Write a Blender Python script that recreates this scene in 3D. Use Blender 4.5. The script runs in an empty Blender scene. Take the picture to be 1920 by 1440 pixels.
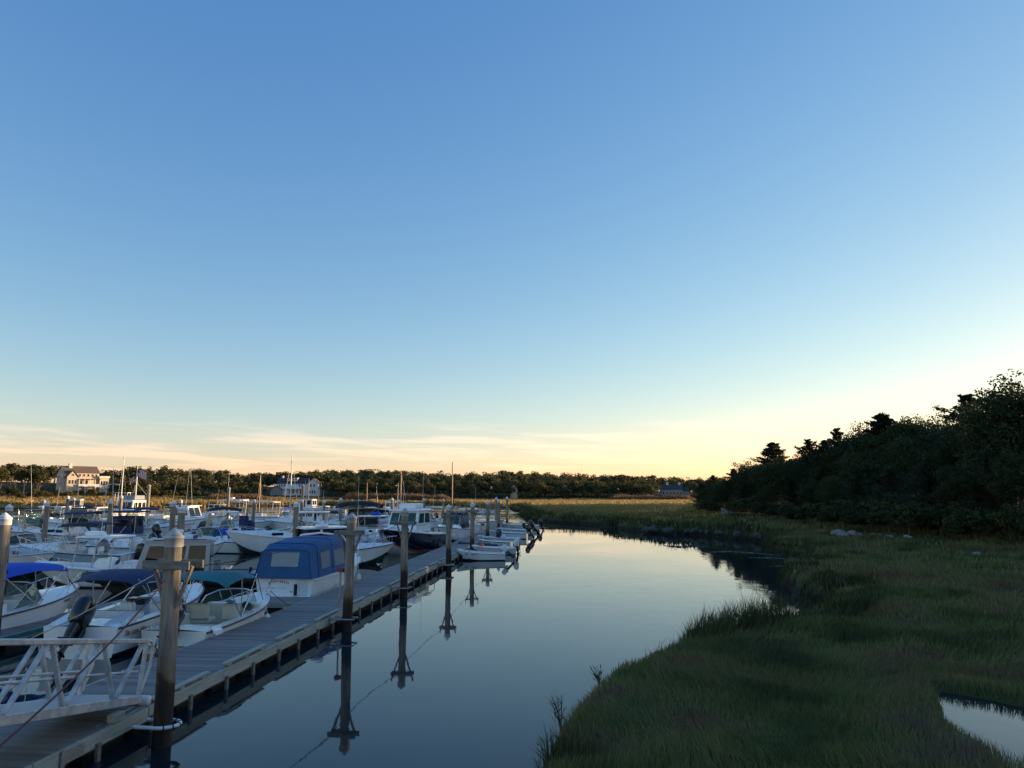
import bpy, math, random
import numpy as np
from mathutils import Vector, Matrix
R = math.radians
random.seed(7); rng = np.random.default_rng(7)
scene = bpy.context.scene
COL = scene.collection
# ------------------------------------------------------------------ camera
CAM_H = 4.4; FPX = 1400.0; YAW = R(5.1); PITCH = math.atan((925 - 720) / FPX)
cam_d = bpy.data.cameras.new("camera"); cam = bpy.data.objects.new("camera", cam_d); COL.objects.link(cam)
cam.location = (0, 0, CAM_H); cam.rotation_euler = (R(90) + PITCH, 0, YAW)
cam_d.sensor_fit = 'HORIZONTAL'; cam_d.sensor_width = 36.0; cam_d.lens = 36.0 * FPX / 1920
cam_d.clip_start = 0.05; cam_d.clip_end = 6000
scene.camera = cam
# ------------------------------------------------------------------ light
SUN_AZ = R(61); SUN_EL = R(4.2)          # azimuth clockwise from +Y
w = bpy.data.worlds.new("World"); scene.world = w; w.use_nodes = True
nt = w.node_tree; nt.nodes.clear()
def N(t, typ, **kw):
    n = t.nodes.new(typ)
    for k, v in kw.items(): setattr(n, k, v)
    return n
sky = N(nt, 'ShaderNodeTexSky', sky_type='NISHITA', sun_disc=False)
sky.sun_elevation = SUN_EL; sky.sun_rotation = SUN_AZ; sky.altitude = 0
sky.air_density = 1.0; sky.dust_density = 0.3; sky.ozone_density = 1.0
bg = N(nt, 'ShaderNodeBackground'); out = N(nt, 'ShaderNodeOutputWorld')
bg.inputs['Strength'].default_value = 0.15
# thin cirrus bands low in the sky, the same all round the horizon
tc = N(nt, 'ShaderNodeTexCoord'); sep = N(nt, 'ShaderNodeSeparateXYZ')
nt.links.new(tc.outputs['Generated'], sep.inputs[0])
def M(op, a, b=None, c=None, clamp=False):
    n = N(nt, 'ShaderNodeMath', operation=op, use_clamp=clamp)
    for i, v in enumerate((a, b, c)):
        if v is None: continue
        if isinstance(v, (int, float)): n.inputs[i].default_value = v
        else: nt.links.new(v, n.inputs[i])
    return n.outputs[0]
def RNG(v, a, b, lo=0.0, hi=1.0):
    n = N(nt, 'ShaderNodeMapRange', interpolation_type='SMOOTHSTEP')
    nt.links.new(v, n.inputs['Value'])
    for k, x in (('From Min', a), ('From Max', b), ('To Min', lo), ('To Max', hi)): n.inputs[k].default_value = x
    return n.outputs[0]
azi = M('ARCTAN2', sep.outputs['X'], sep.outputs['Y'])
el = M('ARCSINE', sep.outputs['Z'])
cv = N(nt, 'ShaderNodeCombineXYZ')
nt.links.new(M('MULTIPLY', azi, 4.5), cv.inputs[0]); nt.links.new(M('ADD', M('MULTIPLY', el, 62.0), M('MULTIPLY', azi, 2.2)), cv.inputs[1])
cn = N(nt, 'ShaderNodeTexNoise'); cn.inputs['Scale'].default_value = 1.0; cn.inputs['Detail'].default_value = 6; cn.inputs['Roughness'].default_value = 0.6; cn.inputs['Distortion'].default_value = 0.4
nt.links.new(cv.outputs[0], cn.inputs['Vector'])
band = M('MULTIPLY', RNG(el, -0.01, 0.03), RNG(el, 0.105, 0.06))
cl = M('MULTIPLY', RNG(cn.outputs['Fac'], 0.45, 0.64), band)
cl = M('MULTIPLY', cl, 0.95)
mixc = N(nt, 'ShaderNodeMixRGB', blend_type='MIX'); nt.links.new(cl, mixc.inputs['Fac'])
hsv = N(nt, 'ShaderNodeHueSaturation'); hsv.inputs['Saturation'].default_value = 1.0
# film-like response of the sky colours, channel by channel
sr = N(nt, 'ShaderNodeSeparateColor'); cr_ = N(nt, 'ShaderNodeCombineColor'); nt.links.new(sky.outputs[0], sr.inputs[0])
for i_, (gain, gm_) in enumerate(((2.62, 1.225), (1.92, 0.915), (1.38, 0.515))):
    nt.links.new(M('MULTIPLY', M('POWER', M('MULTIPLY', sr.outputs[i_], .1061), gm_), gain / .4243), cr_.inputs[i_])
nt.links.new(cr_.outputs[0], hsv.inputs['Color'])
nt.links.new(hsv.outputs[0], mixc.inputs['Color1'])
# cloud colour: the sky behind it, lighter and warmer
warm = N(nt, 'ShaderNodeMixRGB', blend_type='MULTIPLY'); warm.inputs['Fac'].default_value = 1
nt.links.new(hsv.outputs[0], warm.inputs['Color1']); warm.inputs['Color2'].default_value = (1.42, 1.18, 1.12, 1)
nt.links.new(warm.outputs[0], mixc.inputs['Color2'])
nt.links.new(mixc.outputs[0], bg.inputs['Color']); nt.links.new(bg.outputs[0], out.inputs[0])
sun_d = bpy.data.lights.new("sun", 'SUN'); sun = bpy.data.objects.new("sun", sun_d); COL.objects.link(sun)
sun_d.energy = 2.9; sun_d.angle = R(0.6); sun_d.color = (1.0, 0.68, 0.36)
sd = Vector((math.sin(SUN_AZ) * math.cos(SUN_EL), math.cos(SUN_AZ) * math.cos(SUN_EL), math.sin(SUN_EL)))
sun.rotation_euler = sd.to_track_quat('Z', 'Y').to_euler(); sun.location = (60, 20, 40)
vs = scene.view_settings
vs.view_transform = 'Standard'; vs.look = 'None'; vs.gamma = 1; vs.exposure = 1.8
scene.display_settings.display_device = 'sRGB'
scene.cycles.use_denoising = True
scene.cycles.max_bounces = 8; scene.cycles.transparent_max_bounces = 16
scene.cycles.caustics_reflective = False; scene.cycles.caustics_refractive = False
# ------------------------------------------------------------------ helpers
_cp, _sp, _cy, _sy = math.cos(PITCH), math.sin(PITCH), math.cos(YAW), math.sin(YAW)
def ray(px, py):
    x = (px - 960) / FPX; y = -(py - 720) / FPX
    f = _cp - y * _sp; u = _sp + y * _cp            # forward / up in the yaw frame
    return Vector((x * _cy - f * _sy, x * _sy + f * _cy, u))
def at(px, py, z=0.0):
    d = ray(px, py); t = (z - CAM_H) / d.z
    return Vector((d.x * t, d.y * t, z))
def at_depth(px, py, depth):
    d = ray(px, py); f = -d.x * _sy + d.y * _cy
    t = depth / f
    return Vector((d.x * t, d.y * t, CAM_H + d.z * t))
def polar(px, depth, z=0.0):
    """point at image column px and forward distance depth, on level z"""
    x = (px - 960) / FPX * depth
    return Vector((x * _cy - depth * _sy, x * _sy + depth * _cy, z))
def tag(o, label=None, cat=None, group=None, kind=None):
    if label: o['label'] = label
    if cat: o['category'] = cat
    if group: o['group'] = group
    if kind: o['kind'] = kind
    return o
def empty(name, loc=(0, 0, 0), rz=0.0, label=None, cat=None, group=None):
    o = bpy.data.objects.new(name, None); o.empty_display_size = 0.2; COL.objects.link(o)
    o.location = loc; o.rotation_euler = (0, 0, rz)
    return tag(o, label, cat, group)
def link(name, me, parent=None, loc=None):
    o = bpy.data.objects.new(name, me); COL.objects.link(o)
    if parent: o.parent = parent
    if loc is not None: o.location = loc
    return o
def copy_tree(o, parent=None):
    c = o.copy(); COL.objects.link(c); c.parent = parent
    for ch in list(o.children):
        copy_tree(ch, c)
    return c
def np_mesh(name, verts, faces, mats=(), smooth=False, midx=None):
    """verts (n,3) array, faces (m,k) array"""
    me = bpy.data.meshes.new(name)
    verts = np.asarray(verts, np.float32); faces = np.asarray(faces, np.int32); k = faces.shape[1]
    me.vertices.add(len(verts)); me.vertices.foreach_set('co', verts.ravel())
    me.loops.add(faces.size); me.loops.foreach_set('vertex_index', faces.ravel())
    me.polygons.add(len(faces)); me.polygons.foreach_set('loop_start', np.arange(0, faces.size, k, dtype=np.int32))
    for m in mats: me.materials.append(m)
    if midx is not None: me.polygons.foreach_set('material_index', np.asarray(midx, np.int32))
    me.polygons.foreach_set('use_smooth', np.full(len(faces), bool(smooth)))
    me.update(calc_edges=True)
    return me
class MB:
    """collects shapes into one mesh"""
    def __init__(s): s.v = []; s.f = []; s.m = []; s.s = []; s.mi = 0; s.sm = False
    def add(s, vs, fs, M=None, smooth=None):
        b = len(s.v)
        s.v += [tuple(M @ Vector(p)) for p in vs] if M is not None else [tuple(p) for p in vs]
        for f in fs:
            s.f.append([b + i for i in f]); s.m.append(s.mi); s.s.append(s.sm if smooth is None else smooth)
        return s
    def box(s, c, d, M=None, bev=0.0):
        cx, cy, cz = c; hx, hy, hz = d[0] / 2, d[1] / 2, d[2] / 2
        if bev <= 0:
            vs = [(cx + a * hx, cy + b * hy, cz + e * hz) for e in (-1, 1) for a, b in ((-1, -1), (1, -1), (1, 1), (-1, 1))]
            return s.add(vs, [(3, 2, 1, 0), (4, 5, 6, 7), (0, 1, 5, 4), (1, 2, 6, 5), (2, 3, 7, 6), (3, 0, 4, 7)], M, False)
        bev = min(bev, hx * .9, hy * .9, hz * .9)
        def ring(z, ins):
            x, y, q = hx - ins, hy - ins, bev
            return [(cx + a, cy + b, z) for a, b in ((-x + q, -y), (x - q, -y), (x, -y + q), (x, y - q), (x - q, y), (-x + q, y), (-x, y - q), (-x, -y + q))]
        rs = [ring(cz - hz, bev), ring(cz - hz + bev, 0), ring(cz + hz - bev, 0), ring(cz + hz, bev)]
        vs = sum(rs, []); fs = [tuple(range(7, -1, -1)), tuple(range(24, 32))]
        for k in range(3):
            for i in range(8):
                j = (i + 1) % 8; fs.append((k * 8 + i, k * 8 + j, k * 8 + 8 + j, k * 8 + 8 + i))
        return s.add(vs, fs, M, False)
    def loft(s, rings, closed=True, cap=True, M=None, smooth=True):
        n = len(rings[0]); vs = [p for r in rings for p in r]; fs = []
        for k in range(len(rings) - 1):
            for i in range(n if closed else n - 1):
                j = (i + 1) % n
                fs.append((k * n + i, k * n + j, (k + 1) * n + j, (k + 1) * n + i))
        s.add(vs, fs, M, smooth)
        if cap and closed:
            s.add(list(rings[0]), [tuple(range(n - 1, -1, -1))], M, False)
            s.add(list(rings[-1]), [tuple(range(n))], M, False)
        return s
    def tube(s, pts, r, n=6, M=None, cap=True, smooth=True):
        pts = [Vector(p) for p in pts]; rr = r if isinstance(r, (list, tuple)) else [r] * len(pts)
        rings = []; prev = None
        for i, p in enumerate(pts):
            t = (pts[min(i + 1, len(pts) - 1)] - pts[max(i - 1, 0)])
            if t.length < 1e-9: t = Vector((0, 0, 1))
            t.normalize()
            u = prev - t * prev.dot(t) if prev is not None else None
            if u is None or u.length < 1e-6:
                u = t.cross(Vector((0, 0, 1)))
                if u.length < 1e-3: u = t.cross(Vector((0, 1, 0)))
            u.normalize(); prev = u; v = t.cross(u)
            rings.append([p + (u * math.cos(a) + v * math.sin(a)) * rr[i] for a in [2 * math.pi * k / n for k in range(n)]])
        return s.loft(rings, True, cap, M, smooth)
    def lathe(s, prof, c=(0, 0, 0), n=12, M=None, smooth=True):
        rings = [[(c[0] + r * math.cos(2 * math.pi * k / n), c[1] + r * math.sin(2 * math.pi * k / n), c[2] + z) for k in range(n)] for r, z in prof]
        return s.loft(rings, True, True, M, smooth)
    def grid(s, rows, M=None, smooth=True):
        return s.loft(rows, False, False, M, smooth)
    def mesh(s, name, mats):
        me = bpy.data.meshes.new(name); me.from_pydata(s.v, [], s.f)
        for m in (mats if isinstance(mats, (list, tuple)) else [mats]): me.materials.append(m)
        me.polygons.foreach_set('material_index', s.m); me.polygons.foreach_set('use_smooth', s.s)
        me.update()
        return me
    def build(s, name, mats, parent=None, loc=None):
        return link(name, s.mesh(name, mats), parent, loc)
ORD = 'first second third fourth fifth sixth seventh eighth ninth tenth eleventh twelfth thirteenth fourteenth fifteenth sixteenth seventeenth eighteenth nineteenth twentieth'.split()
def nth(i): return ORD[i] if i < 20 else str(i + 1) + 'th'
# ------------------------------------------------------------------ materials
MATS = {}
def mat(name, col, rough=0.5, metal=0.0, var=0.0, scale=6.0, bump=0.0, bscale=40.0, col2=None, spec=0.5, stretch=(1, 1, 1), coat=0.0, world=False, detail=4, lo=.35, hi=.65, dist=0.01):
    if name in MATS: return MATS[name]
    m = bpy.data.materials.new(name); m.use_nodes = True; t = m.node_tree; b = t.nodes['Principled BSDF']
    b.inputs['Base Color'].default_value = (*col, 1); b.inputs['Roughness'].default_value = rough; b.inputs['Metallic'].default_value = metal
    b.inputs['Specular IOR Level'].default_value = spec; b.inputs['Coat Weight'].default_value = coat
    if var or col2 or bump:
        if world:
            g = N(t, 'ShaderNodeNewGeometry'); vec = g.outputs['Position']
        else:
            g = N(t, 'ShaderNodeTexCoord'); vec = g.outputs['Object']
        mp = N(t, 'ShaderNodeMapping'); mp.inputs['Scale'].default_value = stretch; t.links.new(vec, mp.inputs[0])
        if not world:
            oi = N(t, 'ShaderNodeObjectInfo'); va = N(t, 'ShaderNodeVectorMath', operation='ADD')
            sc_ = N(t, 'ShaderNodeVectorMath', operation='SCALE'); sc_.inputs['Scale'].default_value = 37.0
            cb = N(t, 'ShaderNodeCombineXYZ'); t.links.new(oi.outputs['Random'], cb.inputs[0]); t.links.new(oi.outputs['Random'], cb.inputs[1]); t.links.new(oi.outputs['Random'], cb.inputs[2])
            t.links.new(cb.outputs[0], sc_.inputs[0]); t.links.new(mp.outputs[0], va.inputs[0]); t.links.new(sc_.outputs[0], va.inputs[1]); vv = va.outputs[0]
        else: vv = mp.outputs[0]
    if var or col2:
        n = N(t, 'ShaderNodeTexNoise'); n.inputs['Scale'].default_value = scale; n.inputs['Detail'].default_value = detail; n.inputs['Roughness'].default_value = .6
        t.links.new(vv, n.inputs['Vector'])
        r = N(t, 'ShaderNodeValToRGB'); t.links.new(n.outputs['Fac'], r.inputs[0])
        a = col2 if col2 else tuple(c * (1 - var) for c in col)
        bb = col if col2 else tuple(min(1, c * (1 + var)) for c in col)
        r.color_ramp.elements[0].position = lo; r.color_ramp.elements[0].color = (*a, 1)
        r.color_ramp.elements[1].position = hi; r.color_ramp.elements[1].color = (*bb, 1)
        t.links.new(r.outputs[0], b.inputs['Base Color'])
    if bump:
        n2 = N(t, 'ShaderNodeTexNoise'); n2.inputs['Scale'].default_value = bscale; n2.inputs['Detail'].default_value = 5
        t.links.new(vv, n2.inputs['Vector'])
        bp = N(t, 'ShaderNodeBump'); bp.inputs['Strength'].default_value = bump; bp.inputs['Distance'].default_value = dist
        t.links.new(n2.outputs['Fac'], bp.inputs['Height']); t.links.new(bp.outputs[0], b.inputs['Normal'])
    MATS[name] = m
    return m
def glass(name, tint=(0.05, 0.09, 0.09), alpha=0.55, rough=0.03):
    """tinted sheet: mirror-like reflection over a partly see-through tint"""
    if name in MATS: return MATS[name]
    m = bpy.data.materials.new(name); m.use_nodes = True; b = m.node_tree.nodes['Principled BSDF']
    b.inputs['Base Color'].default_value = (*tint, 1); b.inputs['Roughness'].default_value = rough; b.inputs['Alpha'].default_value = alpha
    b.inputs['IOR'].default_value = 1.5
    MATS[name] = m
    return m
# ------------------------------------------------------------------ terrain
def P2(lst): return [at(x, y, z) for x, y, z in lst]
near_bank = P2([(1000, 1440, .8), (1005, 1400, .8), (1030, 1352, .8), (1060, 1314, .85), (1105, 1270, .9), (1150, 1240, .9), (1230, 1207, .9), (1290, 1187, .85), (1360, 1174, .75), (1425, 1168, .7), (1510, 1160, .65)])
inlet = P2([(1566, 1141, 0), (1496, 1119, 0), (1468, 1100, 0), (1474, 1083, 0), (1508, 1074, 0), (1580, 1067, 0), (1510, 1049, 0), (1460, 1041, 0), (1433, 1031, 0), (1440, 1016, 0), (1373, 1010, 0), (1307, 1004, 0), (1240, 1000, 0), (1173, 992, 0), (1107, 984, 0), (1030, 980, 0), (990, 974, 0), (973, 966, 0), (984, 961, 0), (963, 956.5, 0), (972, 953, 0), (957, 953.5, 0), (920, 951.5, 0), (878, 949.5, 0), (850, 947, 0), (800, 945, 0), (760, 944.2, 0), (742, 945.5, 0), (700, 946.5, 0), (600, 947, 0), (480, 949, 0), (300, 951, 0), (180, 953, 0), (0, 954, 0)])
WATER_POLY = [(2.2, 9.5), (1.5, 4), (4, -30), (6, -80)]
WATER_POLY = [(6, -80), (4, -30), (1.2, 3)] + [(p.x, p.y) for p in near_bank] + [(p.x, p.y) for p in inlet] + [(-420, 170), (-420, -80)]
PZ = .60                                                        # a perched marsh pool, its water a little above the creek
pool = P2([(1778, 1303, PZ), (1840, 1312, PZ), (1925, 1330, PZ)]); e_ = pool[-1]
pool = [(p.x, p.y) for p in pool] + [(e_.x + 5, e_.y + .5), (e_.x + 5.5, e_.y - 5)] + [(p.x, p.y) for p in P2([(1940, 1432, .8), (1880, 1392, .8), (1830, 1360, .8), (1795, 1334, .8)])]
def sdf(poly, X, Y):
    """signed distance, positive outside the polygon (inland)"""
    poly = np.asarray(poly, float); d = np.full(X.shape, 1e18); ins = np.zeros(X.shape, bool)
    for i in range(len(poly)):
        ax, ay = poly[i]; bx, by = poly[(i + 1) % len(poly)]
        ex, ey = bx - ax, by - ay; l2 = ex * ex + ey * ey + 1e-12
        t = np.clip(((X - ax) * ex + (Y - ay) * ey) / l2, 0, 1)
        d = np.minimum(d, (X - ax - t * ex) ** 2 + (Y - ay - t * ey) ** 2)
        c = ((ay > Y) != (by > Y)) & (X < (bx - ax) * (Y - ay) / (by - ay + 1e-12) + ax)
        ins ^= c
    d = np.sqrt(d)
    return np.where(ins, -d, d)
def vnoise(x, y, s, seed=0):
    """smooth value noise in numpy"""
    x = x / s + seed * 17.3; y = y / s - seed * 9.1
    xi = np.floor(x).astype(np.int64); yi = np.floor(y).astype(np.int64); fx = x - xi; fy = y - yi
    fx = fx * fx * (3 - 2 * fx); fy = fy * fy * (3 - 2 * fy)
    def h(a, b):
        n = (a * 374761393 + b * 668265263 + seed * 1442695041) & 0x7fffffff
        n = ((n ^ (n >> 13)) * 1274126177) & 0x7fffffff
        return ((n ^ (n >> 16)) & 0xffff) / 65535.0
    return (h(xi, yi) * (1 - fx) + h(xi + 1, yi) * fx) * (1 - fy) + (h(xi, yi + 1) * (1 - fx) + h(xi + 1, yi + 1) * fx) * fy
def sst(a, b, x):
    t = np.clip((x - a) / (b - a), 0, 1); return t * t * (3 - 2 * t)
FOREST_EDGE = [(polar(px, d).x, polar(px, d).y) for px, d in ((1306, 150), (1330, 112), (1400, 98), (1480, 84), (1560, 72), (1660, 64), (1760, 57), (1900, 51))] + [(36, 38), (37, 20), (37, -30), (400, -30), (400, 260), (140, 260), (95, 230)]
def terrain(X, Y):
    X = np.asarray(X, float); Y = np.asarray(Y, float)
    dw = sdf(WATER_POLY, X, Y); dp = sdf(pool, X, Y); d = np.minimum(dw, dp)
    dist = np.hypot(X, Y)
    wob = (vnoise(X, Y, 1.3, 1) - .5) * .5 + (vnoise(X, Y, 4.0, 2) - .5) * .9
    d = d + wob * np.clip(dist / 60, .25, 2.0)
    bank = -0.75 + 1.5 * sst(-0.7, 0.35, d)
    z = np.where(d < -0.7, -0.75, bank)
    z = z + np.where(d > .35, (vnoise(X, Y, 2.2, 3) - .5) * .32 + (vnoise(X, Y, 9, 4) - .5) * .18, 0) * sst(.35, 1.5, d)
    f = -sdf(FOREST_EDGE, X, Y)
    z = z + 0.9 * sst(-9, 6, f) + 6.5 * sst(10, 75, f)  # rise inside the right wood added to block the low sun
    # forward distance: the wooded rise beyond the marsh
    fw = -X * _sy + Y * _cy; sx = X * _cy + Y * _sy
    ang = np.degrees(np.arctan2(sx, np.maximum(fw, 1)))
    rise = np.interp(ang, [-60, -34, -30, -24, -10, 0, 8, 13, 20, 60], [235, 238, 262, 285, 320, 345, 365, 385, 420, 460])
    z = z + 2.2 * sst(0, 60, dist - rise) * (fw > 0) + np.interp(ang, [-60, -30, -12, 0, 12, 60], [7, 6.5, 5, 4.5, 3, 3]) * sst(40, 180, dist - rise) * (fw > 0)
    return z, d
def zt(x, y): return float(terrain(np.array([x]), np.array([y]))[0][0])
na = 560
rad = np.concatenate([np.linspace(2.0, 60, 230), np.geomspace(60.4, 420, 230), np.geomspace(424, 2500, 30)])
a_in = np.linspace(R(-42), R(42), 420); a_out = np.linspace(R(42), R(318), 121)[1:-1]
ang_all = np.concatenate([a_in, a_out]); na = len(ang_all)
AA, RR = np.meshgrid(ang_all, rad)
SX = RR * np.sin(AA); FW = RR * np.cos(AA)
GX = SX * _cy - FW * _sy; GY = SX * _sy + FW * _cy
GZ, GD = terrain(GX, GY)
nr = len(rad); idx = np.arange(nr * na).reshape(nr, na); nxt = np.roll(idx, -1, axis=1)
faces = np.stack([idx[:-1], nxt[:-1], nxt[1:], idx[1:]], -1).reshape(-1, 4)[:, ::-1]
verts = np.stack([GX, GY, GZ], -1).reshape(-1, 3)
c0 = len(verts); verts = np.vstack([verts, [[0, 0, GZ[0].mean()]]])
gm = bpy.data.materials.new('marsh_ground'); gm.use_nodes = True; t = gm.node_tree; b = t.nodes['Principled BSDF']
b.inputs['Roughness'].default_value = .95; b.inputs['Specular IOR Level'].default_value = .15
geo = N(t, 'ShaderNodeNewGeometry'); sp = N(t, 'ShaderNodeSeparateXYZ'); t.links.new(geo.outputs['Position'], sp.inputs[0])
def nz(scale, detail=4, stretch=(1, 1, 1)):
    mp = N(t, 'ShaderNodeMapping'); mp.inputs['Scale'].default_value = stretch; t.links.new(geo.outputs['Position'], mp.inputs[0])
    n = N(t, 'ShaderNodeTexNoise'); n.inputs['Scale'].default_value = scale; n.inputs['Detail'].default_value = detail; t.links.new(mp.outputs[0], n.inputs['Vector']); return n.outputs['Fac']
def ramp(v, els):
    r = N(t, 'ShaderNodeValToRGB'); t.links.new(v, r.inputs[0]); e = r.color_ramp.elements
    e[0].position, e[0].color = els[0][0], (*els[0][1], 1); e[1].position, e[1].color = els[-1][0], (*els[-1][1], 1)
    for p, c in els[1:-1]: q = e.new(p); q.color = (*c, 1)
    return r.outputs[0]
green = ramp(nz(.35, 6), [(.3, (.035, .05, .018)), (.5, (.06, .075, .025)), (.7, (.085, .075, .035))])
gold = ramp(nz(.06, 6, (1, 1, 1)), [(.3, (.30, .20, .055)), (.55, (.42, .28, .075)), (.72, (.26, .21, .07))])
# salt hay blends to straw gold with distance, low sunlight painted into the colour
ya = N(t, 'ShaderNodeVectorMath', operation='LENGTH'); t.links.new(geo.outputs['Position'], ya.inputs[0])
mr = N(t, 'ShaderNodeMapRange'); t.links.new(ya.outputs['Value'], mr.inputs[0])
for k, v in (('From Min', 130), ('From Max', 235)): mr.inputs[k].default_value = v
ad = N(t, 'ShaderNodeMath', operation='MULTIPLY_ADD'); t.links.new(nz(.03, 3), ad.inputs[0]); ad.inputs[1].default_value = .5; t.links.new(mr.outputs[0], ad.inputs[2])
sb = N(t, 'ShaderNodeMath', operation='SUBTRACT', use_clamp=True); t.links.new(ad.outputs[0], sb.inputs[0]); sb.inputs[1].default_value = .25
mx = N(t, 'ShaderNodeMixRGB'); t.links.new(sb.outputs[0], mx.inputs[0]); t.links.new(green, mx.inputs[1]); t.links.new(gold, mx.inputs[2])
# leaf litter and moss under the trees, above the level of the marsh
lf = N(t, 'ShaderNodeMapRange'); t.links.new(sp.outputs['Z'], lf.inputs[0])
for k, v in (('From Min', 1.2), ('From Max', 1.9)): lf.inputs[k].default_value = v
litter = ramp(nz(.6, 5), [(.3, (.022, .026, .012)), (.7, (.05, .052, .022))])
mxl = N(t, 'ShaderNodeMixRGB'); t.links.new(lf.outputs[0], mxl.inputs[0]); t.links.new(mx.outputs[0], mxl.inputs[1]); t.links.new(litter, mxl.inputs[2]); mx = mxl
# mud below the grass line
md = N(t, 'ShaderNodeMapRange'); t.links.new(sp.outputs['Z'], md.inputs[0])
for k, v in (('From Min', .3), ('From Max', .5)): md.inputs[k].default_value = v
mud = ramp(nz(2.5, 5), [(.3, (.018, .014, .010)), (.7, (.045, .036, .026))])
mx2 = N(t, 'ShaderNodeMixRGB'); t.links.new(md.outputs[0], mx2.inputs[0]); t.links.new(mud, mx2.inputs[1]); t.links.new(mx.outputs[0], mx2.inputs[2])
t.links.new(mx2.outputs[0], b.inputs['Base Color'])
bp = N(t, 'ShaderNodeBump'); bp.inputs['Strength'].default_value = .9; bp.inputs['Distance'].default_value = .25
t.links.new(nz(3.0, 6), bp.inputs['Height']); t.links.new(bp.outputs[0], b.inputs['Normal'])
gmesh = np_mesh('ground', verts, faces, [gm], True)
ground = tag(link('ground', gmesh), kind='structure')
# ------------------------------------------------------------------ water
wm = bpy.data.materials.new('harbour_water'); wm.use_nodes = True; t = wm.node_tree; b = t.nodes['Principled BSDF']
b.inputs['Base Color'].default_value = (.012, .022, .026, 1); b.inputs['Roughness'].default_value = .025; b.inputs['IOR'].default_value = 1.34
geo = N(t, 'ShaderNodeNewGeometry')
def wn(scale, stretch, detail=2):
    mp = N(t, 'ShaderNodeMapping'); mp.inputs['Scale'].default_value = stretch; mp.inputs['Rotation'].default_value = (0, 0, .12); t.links.new(geo.outputs['Position'], mp.inputs[0])
    n = N(t, 'ShaderNodeTexNoise'); n.inputs['Scale'].default_value = scale; n.inputs['Detail'].default_value = detail; t.links.new(mp.outputs[0], n.inputs['Vector']); return n.outputs['Fac']
def mm(op, a, b_):
    n = N(t, 'ShaderNodeMath', operation=op)
    for i, v in enumerate((a, b_)):
        if isinstance(v, (int, float)): n.inputs[i].default_value = v
        else: t.links.new(v, n.inputs[i])
    return n.outputs[0]
ln = N(t, 'ShaderNodeVectorMath', operation='LENGTH'); t.links.new(geo.outputs['Position'], ln.inputs[0])
fr = N(t, 'ShaderNodeMapRange'); t.links.new(ln.outputs['Value'], fr.inputs[0])
for k, v in (('From Min', 80), ('From Max', 190), ('To Min', 1), ('To Max', 16)): fr.inputs[k].default_value = v
h = mm('ADD', mm('MULTIPLY', wn(1.6, (1, .55, 1), 3), .35), mm('MULTIPLY', wn(.35, (1, .6, 1)), 1.0))
patch = N(t, 'ShaderNodeMapRange'); t.links.new(wn(.045, (1, 1, 1), 3), patch.inputs[0])
for k, v in (('From Min', .42), ('From Max', .66), ('To Min', .35), ('To Max', 1.5)): patch.inputs[k].default_value = v
h = mm('MULTIPLY', mm('MULTIPLY', h, fr.outputs[0]), patch.outputs[0])
bp = N(t, 'ShaderNodeBump'); bp.inputs['Strength'].default_value = 1.0; bp.inputs['Distance'].default_value = .0115
t.links.new(h, bp.inputs['Height']); t.links.new(bp.outputs[0], b.inputs['Normal'])
W = MB(); W.add([(-2500, -2500, 0), (2500, -2500, 0), (2500, 2500, 0), (-2500, 2500, 0)], [(0, 1, 2, 3)])
tag(W.build('water', wm), kind='structure')
W = MB(); c_ = np.mean(pool, 0); W.add([(c_[0] + (x_ - c_[0]) * 1.12, c_[1] + (y_ - c_[1]) * 1.12, PZ) for x_, y_ in pool], [tuple(range(len(pool)))][:1]); tag(W.build('marsh_pool', wm), kind='structure')
# ------------------------------------------------------------------ docks, pilings, gangway
def wood_mat(name, col, col2, scale=9, stretch=(1, 1, .08), wet=None, rough=.8, bump=.35):
    """grey timber with grain; with wet=(z0, z1) the tide-stained foot is darker and browner"""
    m = mat(name, col, rough, col2=col2, scale=scale, stretch=stretch, bump=bump, bscale=scale * 2.2, lo=.3, hi=.7, dist=.012)
    if wet:
        t = m.node_tree; b = t.nodes['Principled BSDF']; src = b.inputs['Base Color'].links[0].from_socket
        g = N(t, 'ShaderNodeNewGeometry'); s = N(t, 'ShaderNodeSeparateXYZ'); t.links.new(g.outputs['Position'], s.inputs[0])
        nn = N(t, 'ShaderNodeTexNoise'); nn.inputs['Scale'].default_value = 3.0; t.links.new(g.outputs['Position'], nn.inputs['Vector'])
        a = N(t, 'ShaderNodeMath', operation='MULTIPLY_ADD'); t.links.new(nn.outputs['Fac'], a.inputs[0]); a.inputs[1].default_value = -.9; t.links.new(s.outputs['Z'], a.inputs[2])
        r = N(t, 'ShaderNodeValToRGB'); mr = N(t, 'ShaderNodeMapRange'); t.links.new(a.outputs[0], mr.inputs[0])
        mr.inputs['From Min'].default_value = wet[0] - .45; mr.inputs['From Max'].default_value = wet[1] - .45; t.links.new(mr.outputs[0], r.inputs[0])
        e = r.color_ramp.elements; e[0].position = 0; e[0].color = (.10, .08, .065, 1); e[1].position = 1; e[1].color = (1, 1, 1, 1)
        q = e.new(.45); q.color = (.22, .16, .11, 1); q = e.new(.62); q.color = (.75, .52, .36, 1)
        mx = N(t, 'ShaderNodeMixRGB', blend_type='MULTIPLY'); mx.inputs[0].default_value = 1
        t.links.new(src, mx.inputs[1]); t.links.new(r.outputs[0], mx.inputs[2]); t.links.new(mx.outputs[0], b.inputs['Base Color'])
    return m
pile_m = wood_mat('weathered_pile_wood', (.37, .31, .24), (.12, .10, .08), scale=13, wet=(.75, 1.5), bump=.9)
arm_m = wood_mat('grey_cross_arm_wood', (.26, .25, .22), (.10, .10, .09), scale=10, stretch=(.15, 1, 1))
cap_m = mat('moulded_pile_cap', (.78, .81, .84), .45, var=.12, scale=5)
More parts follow.
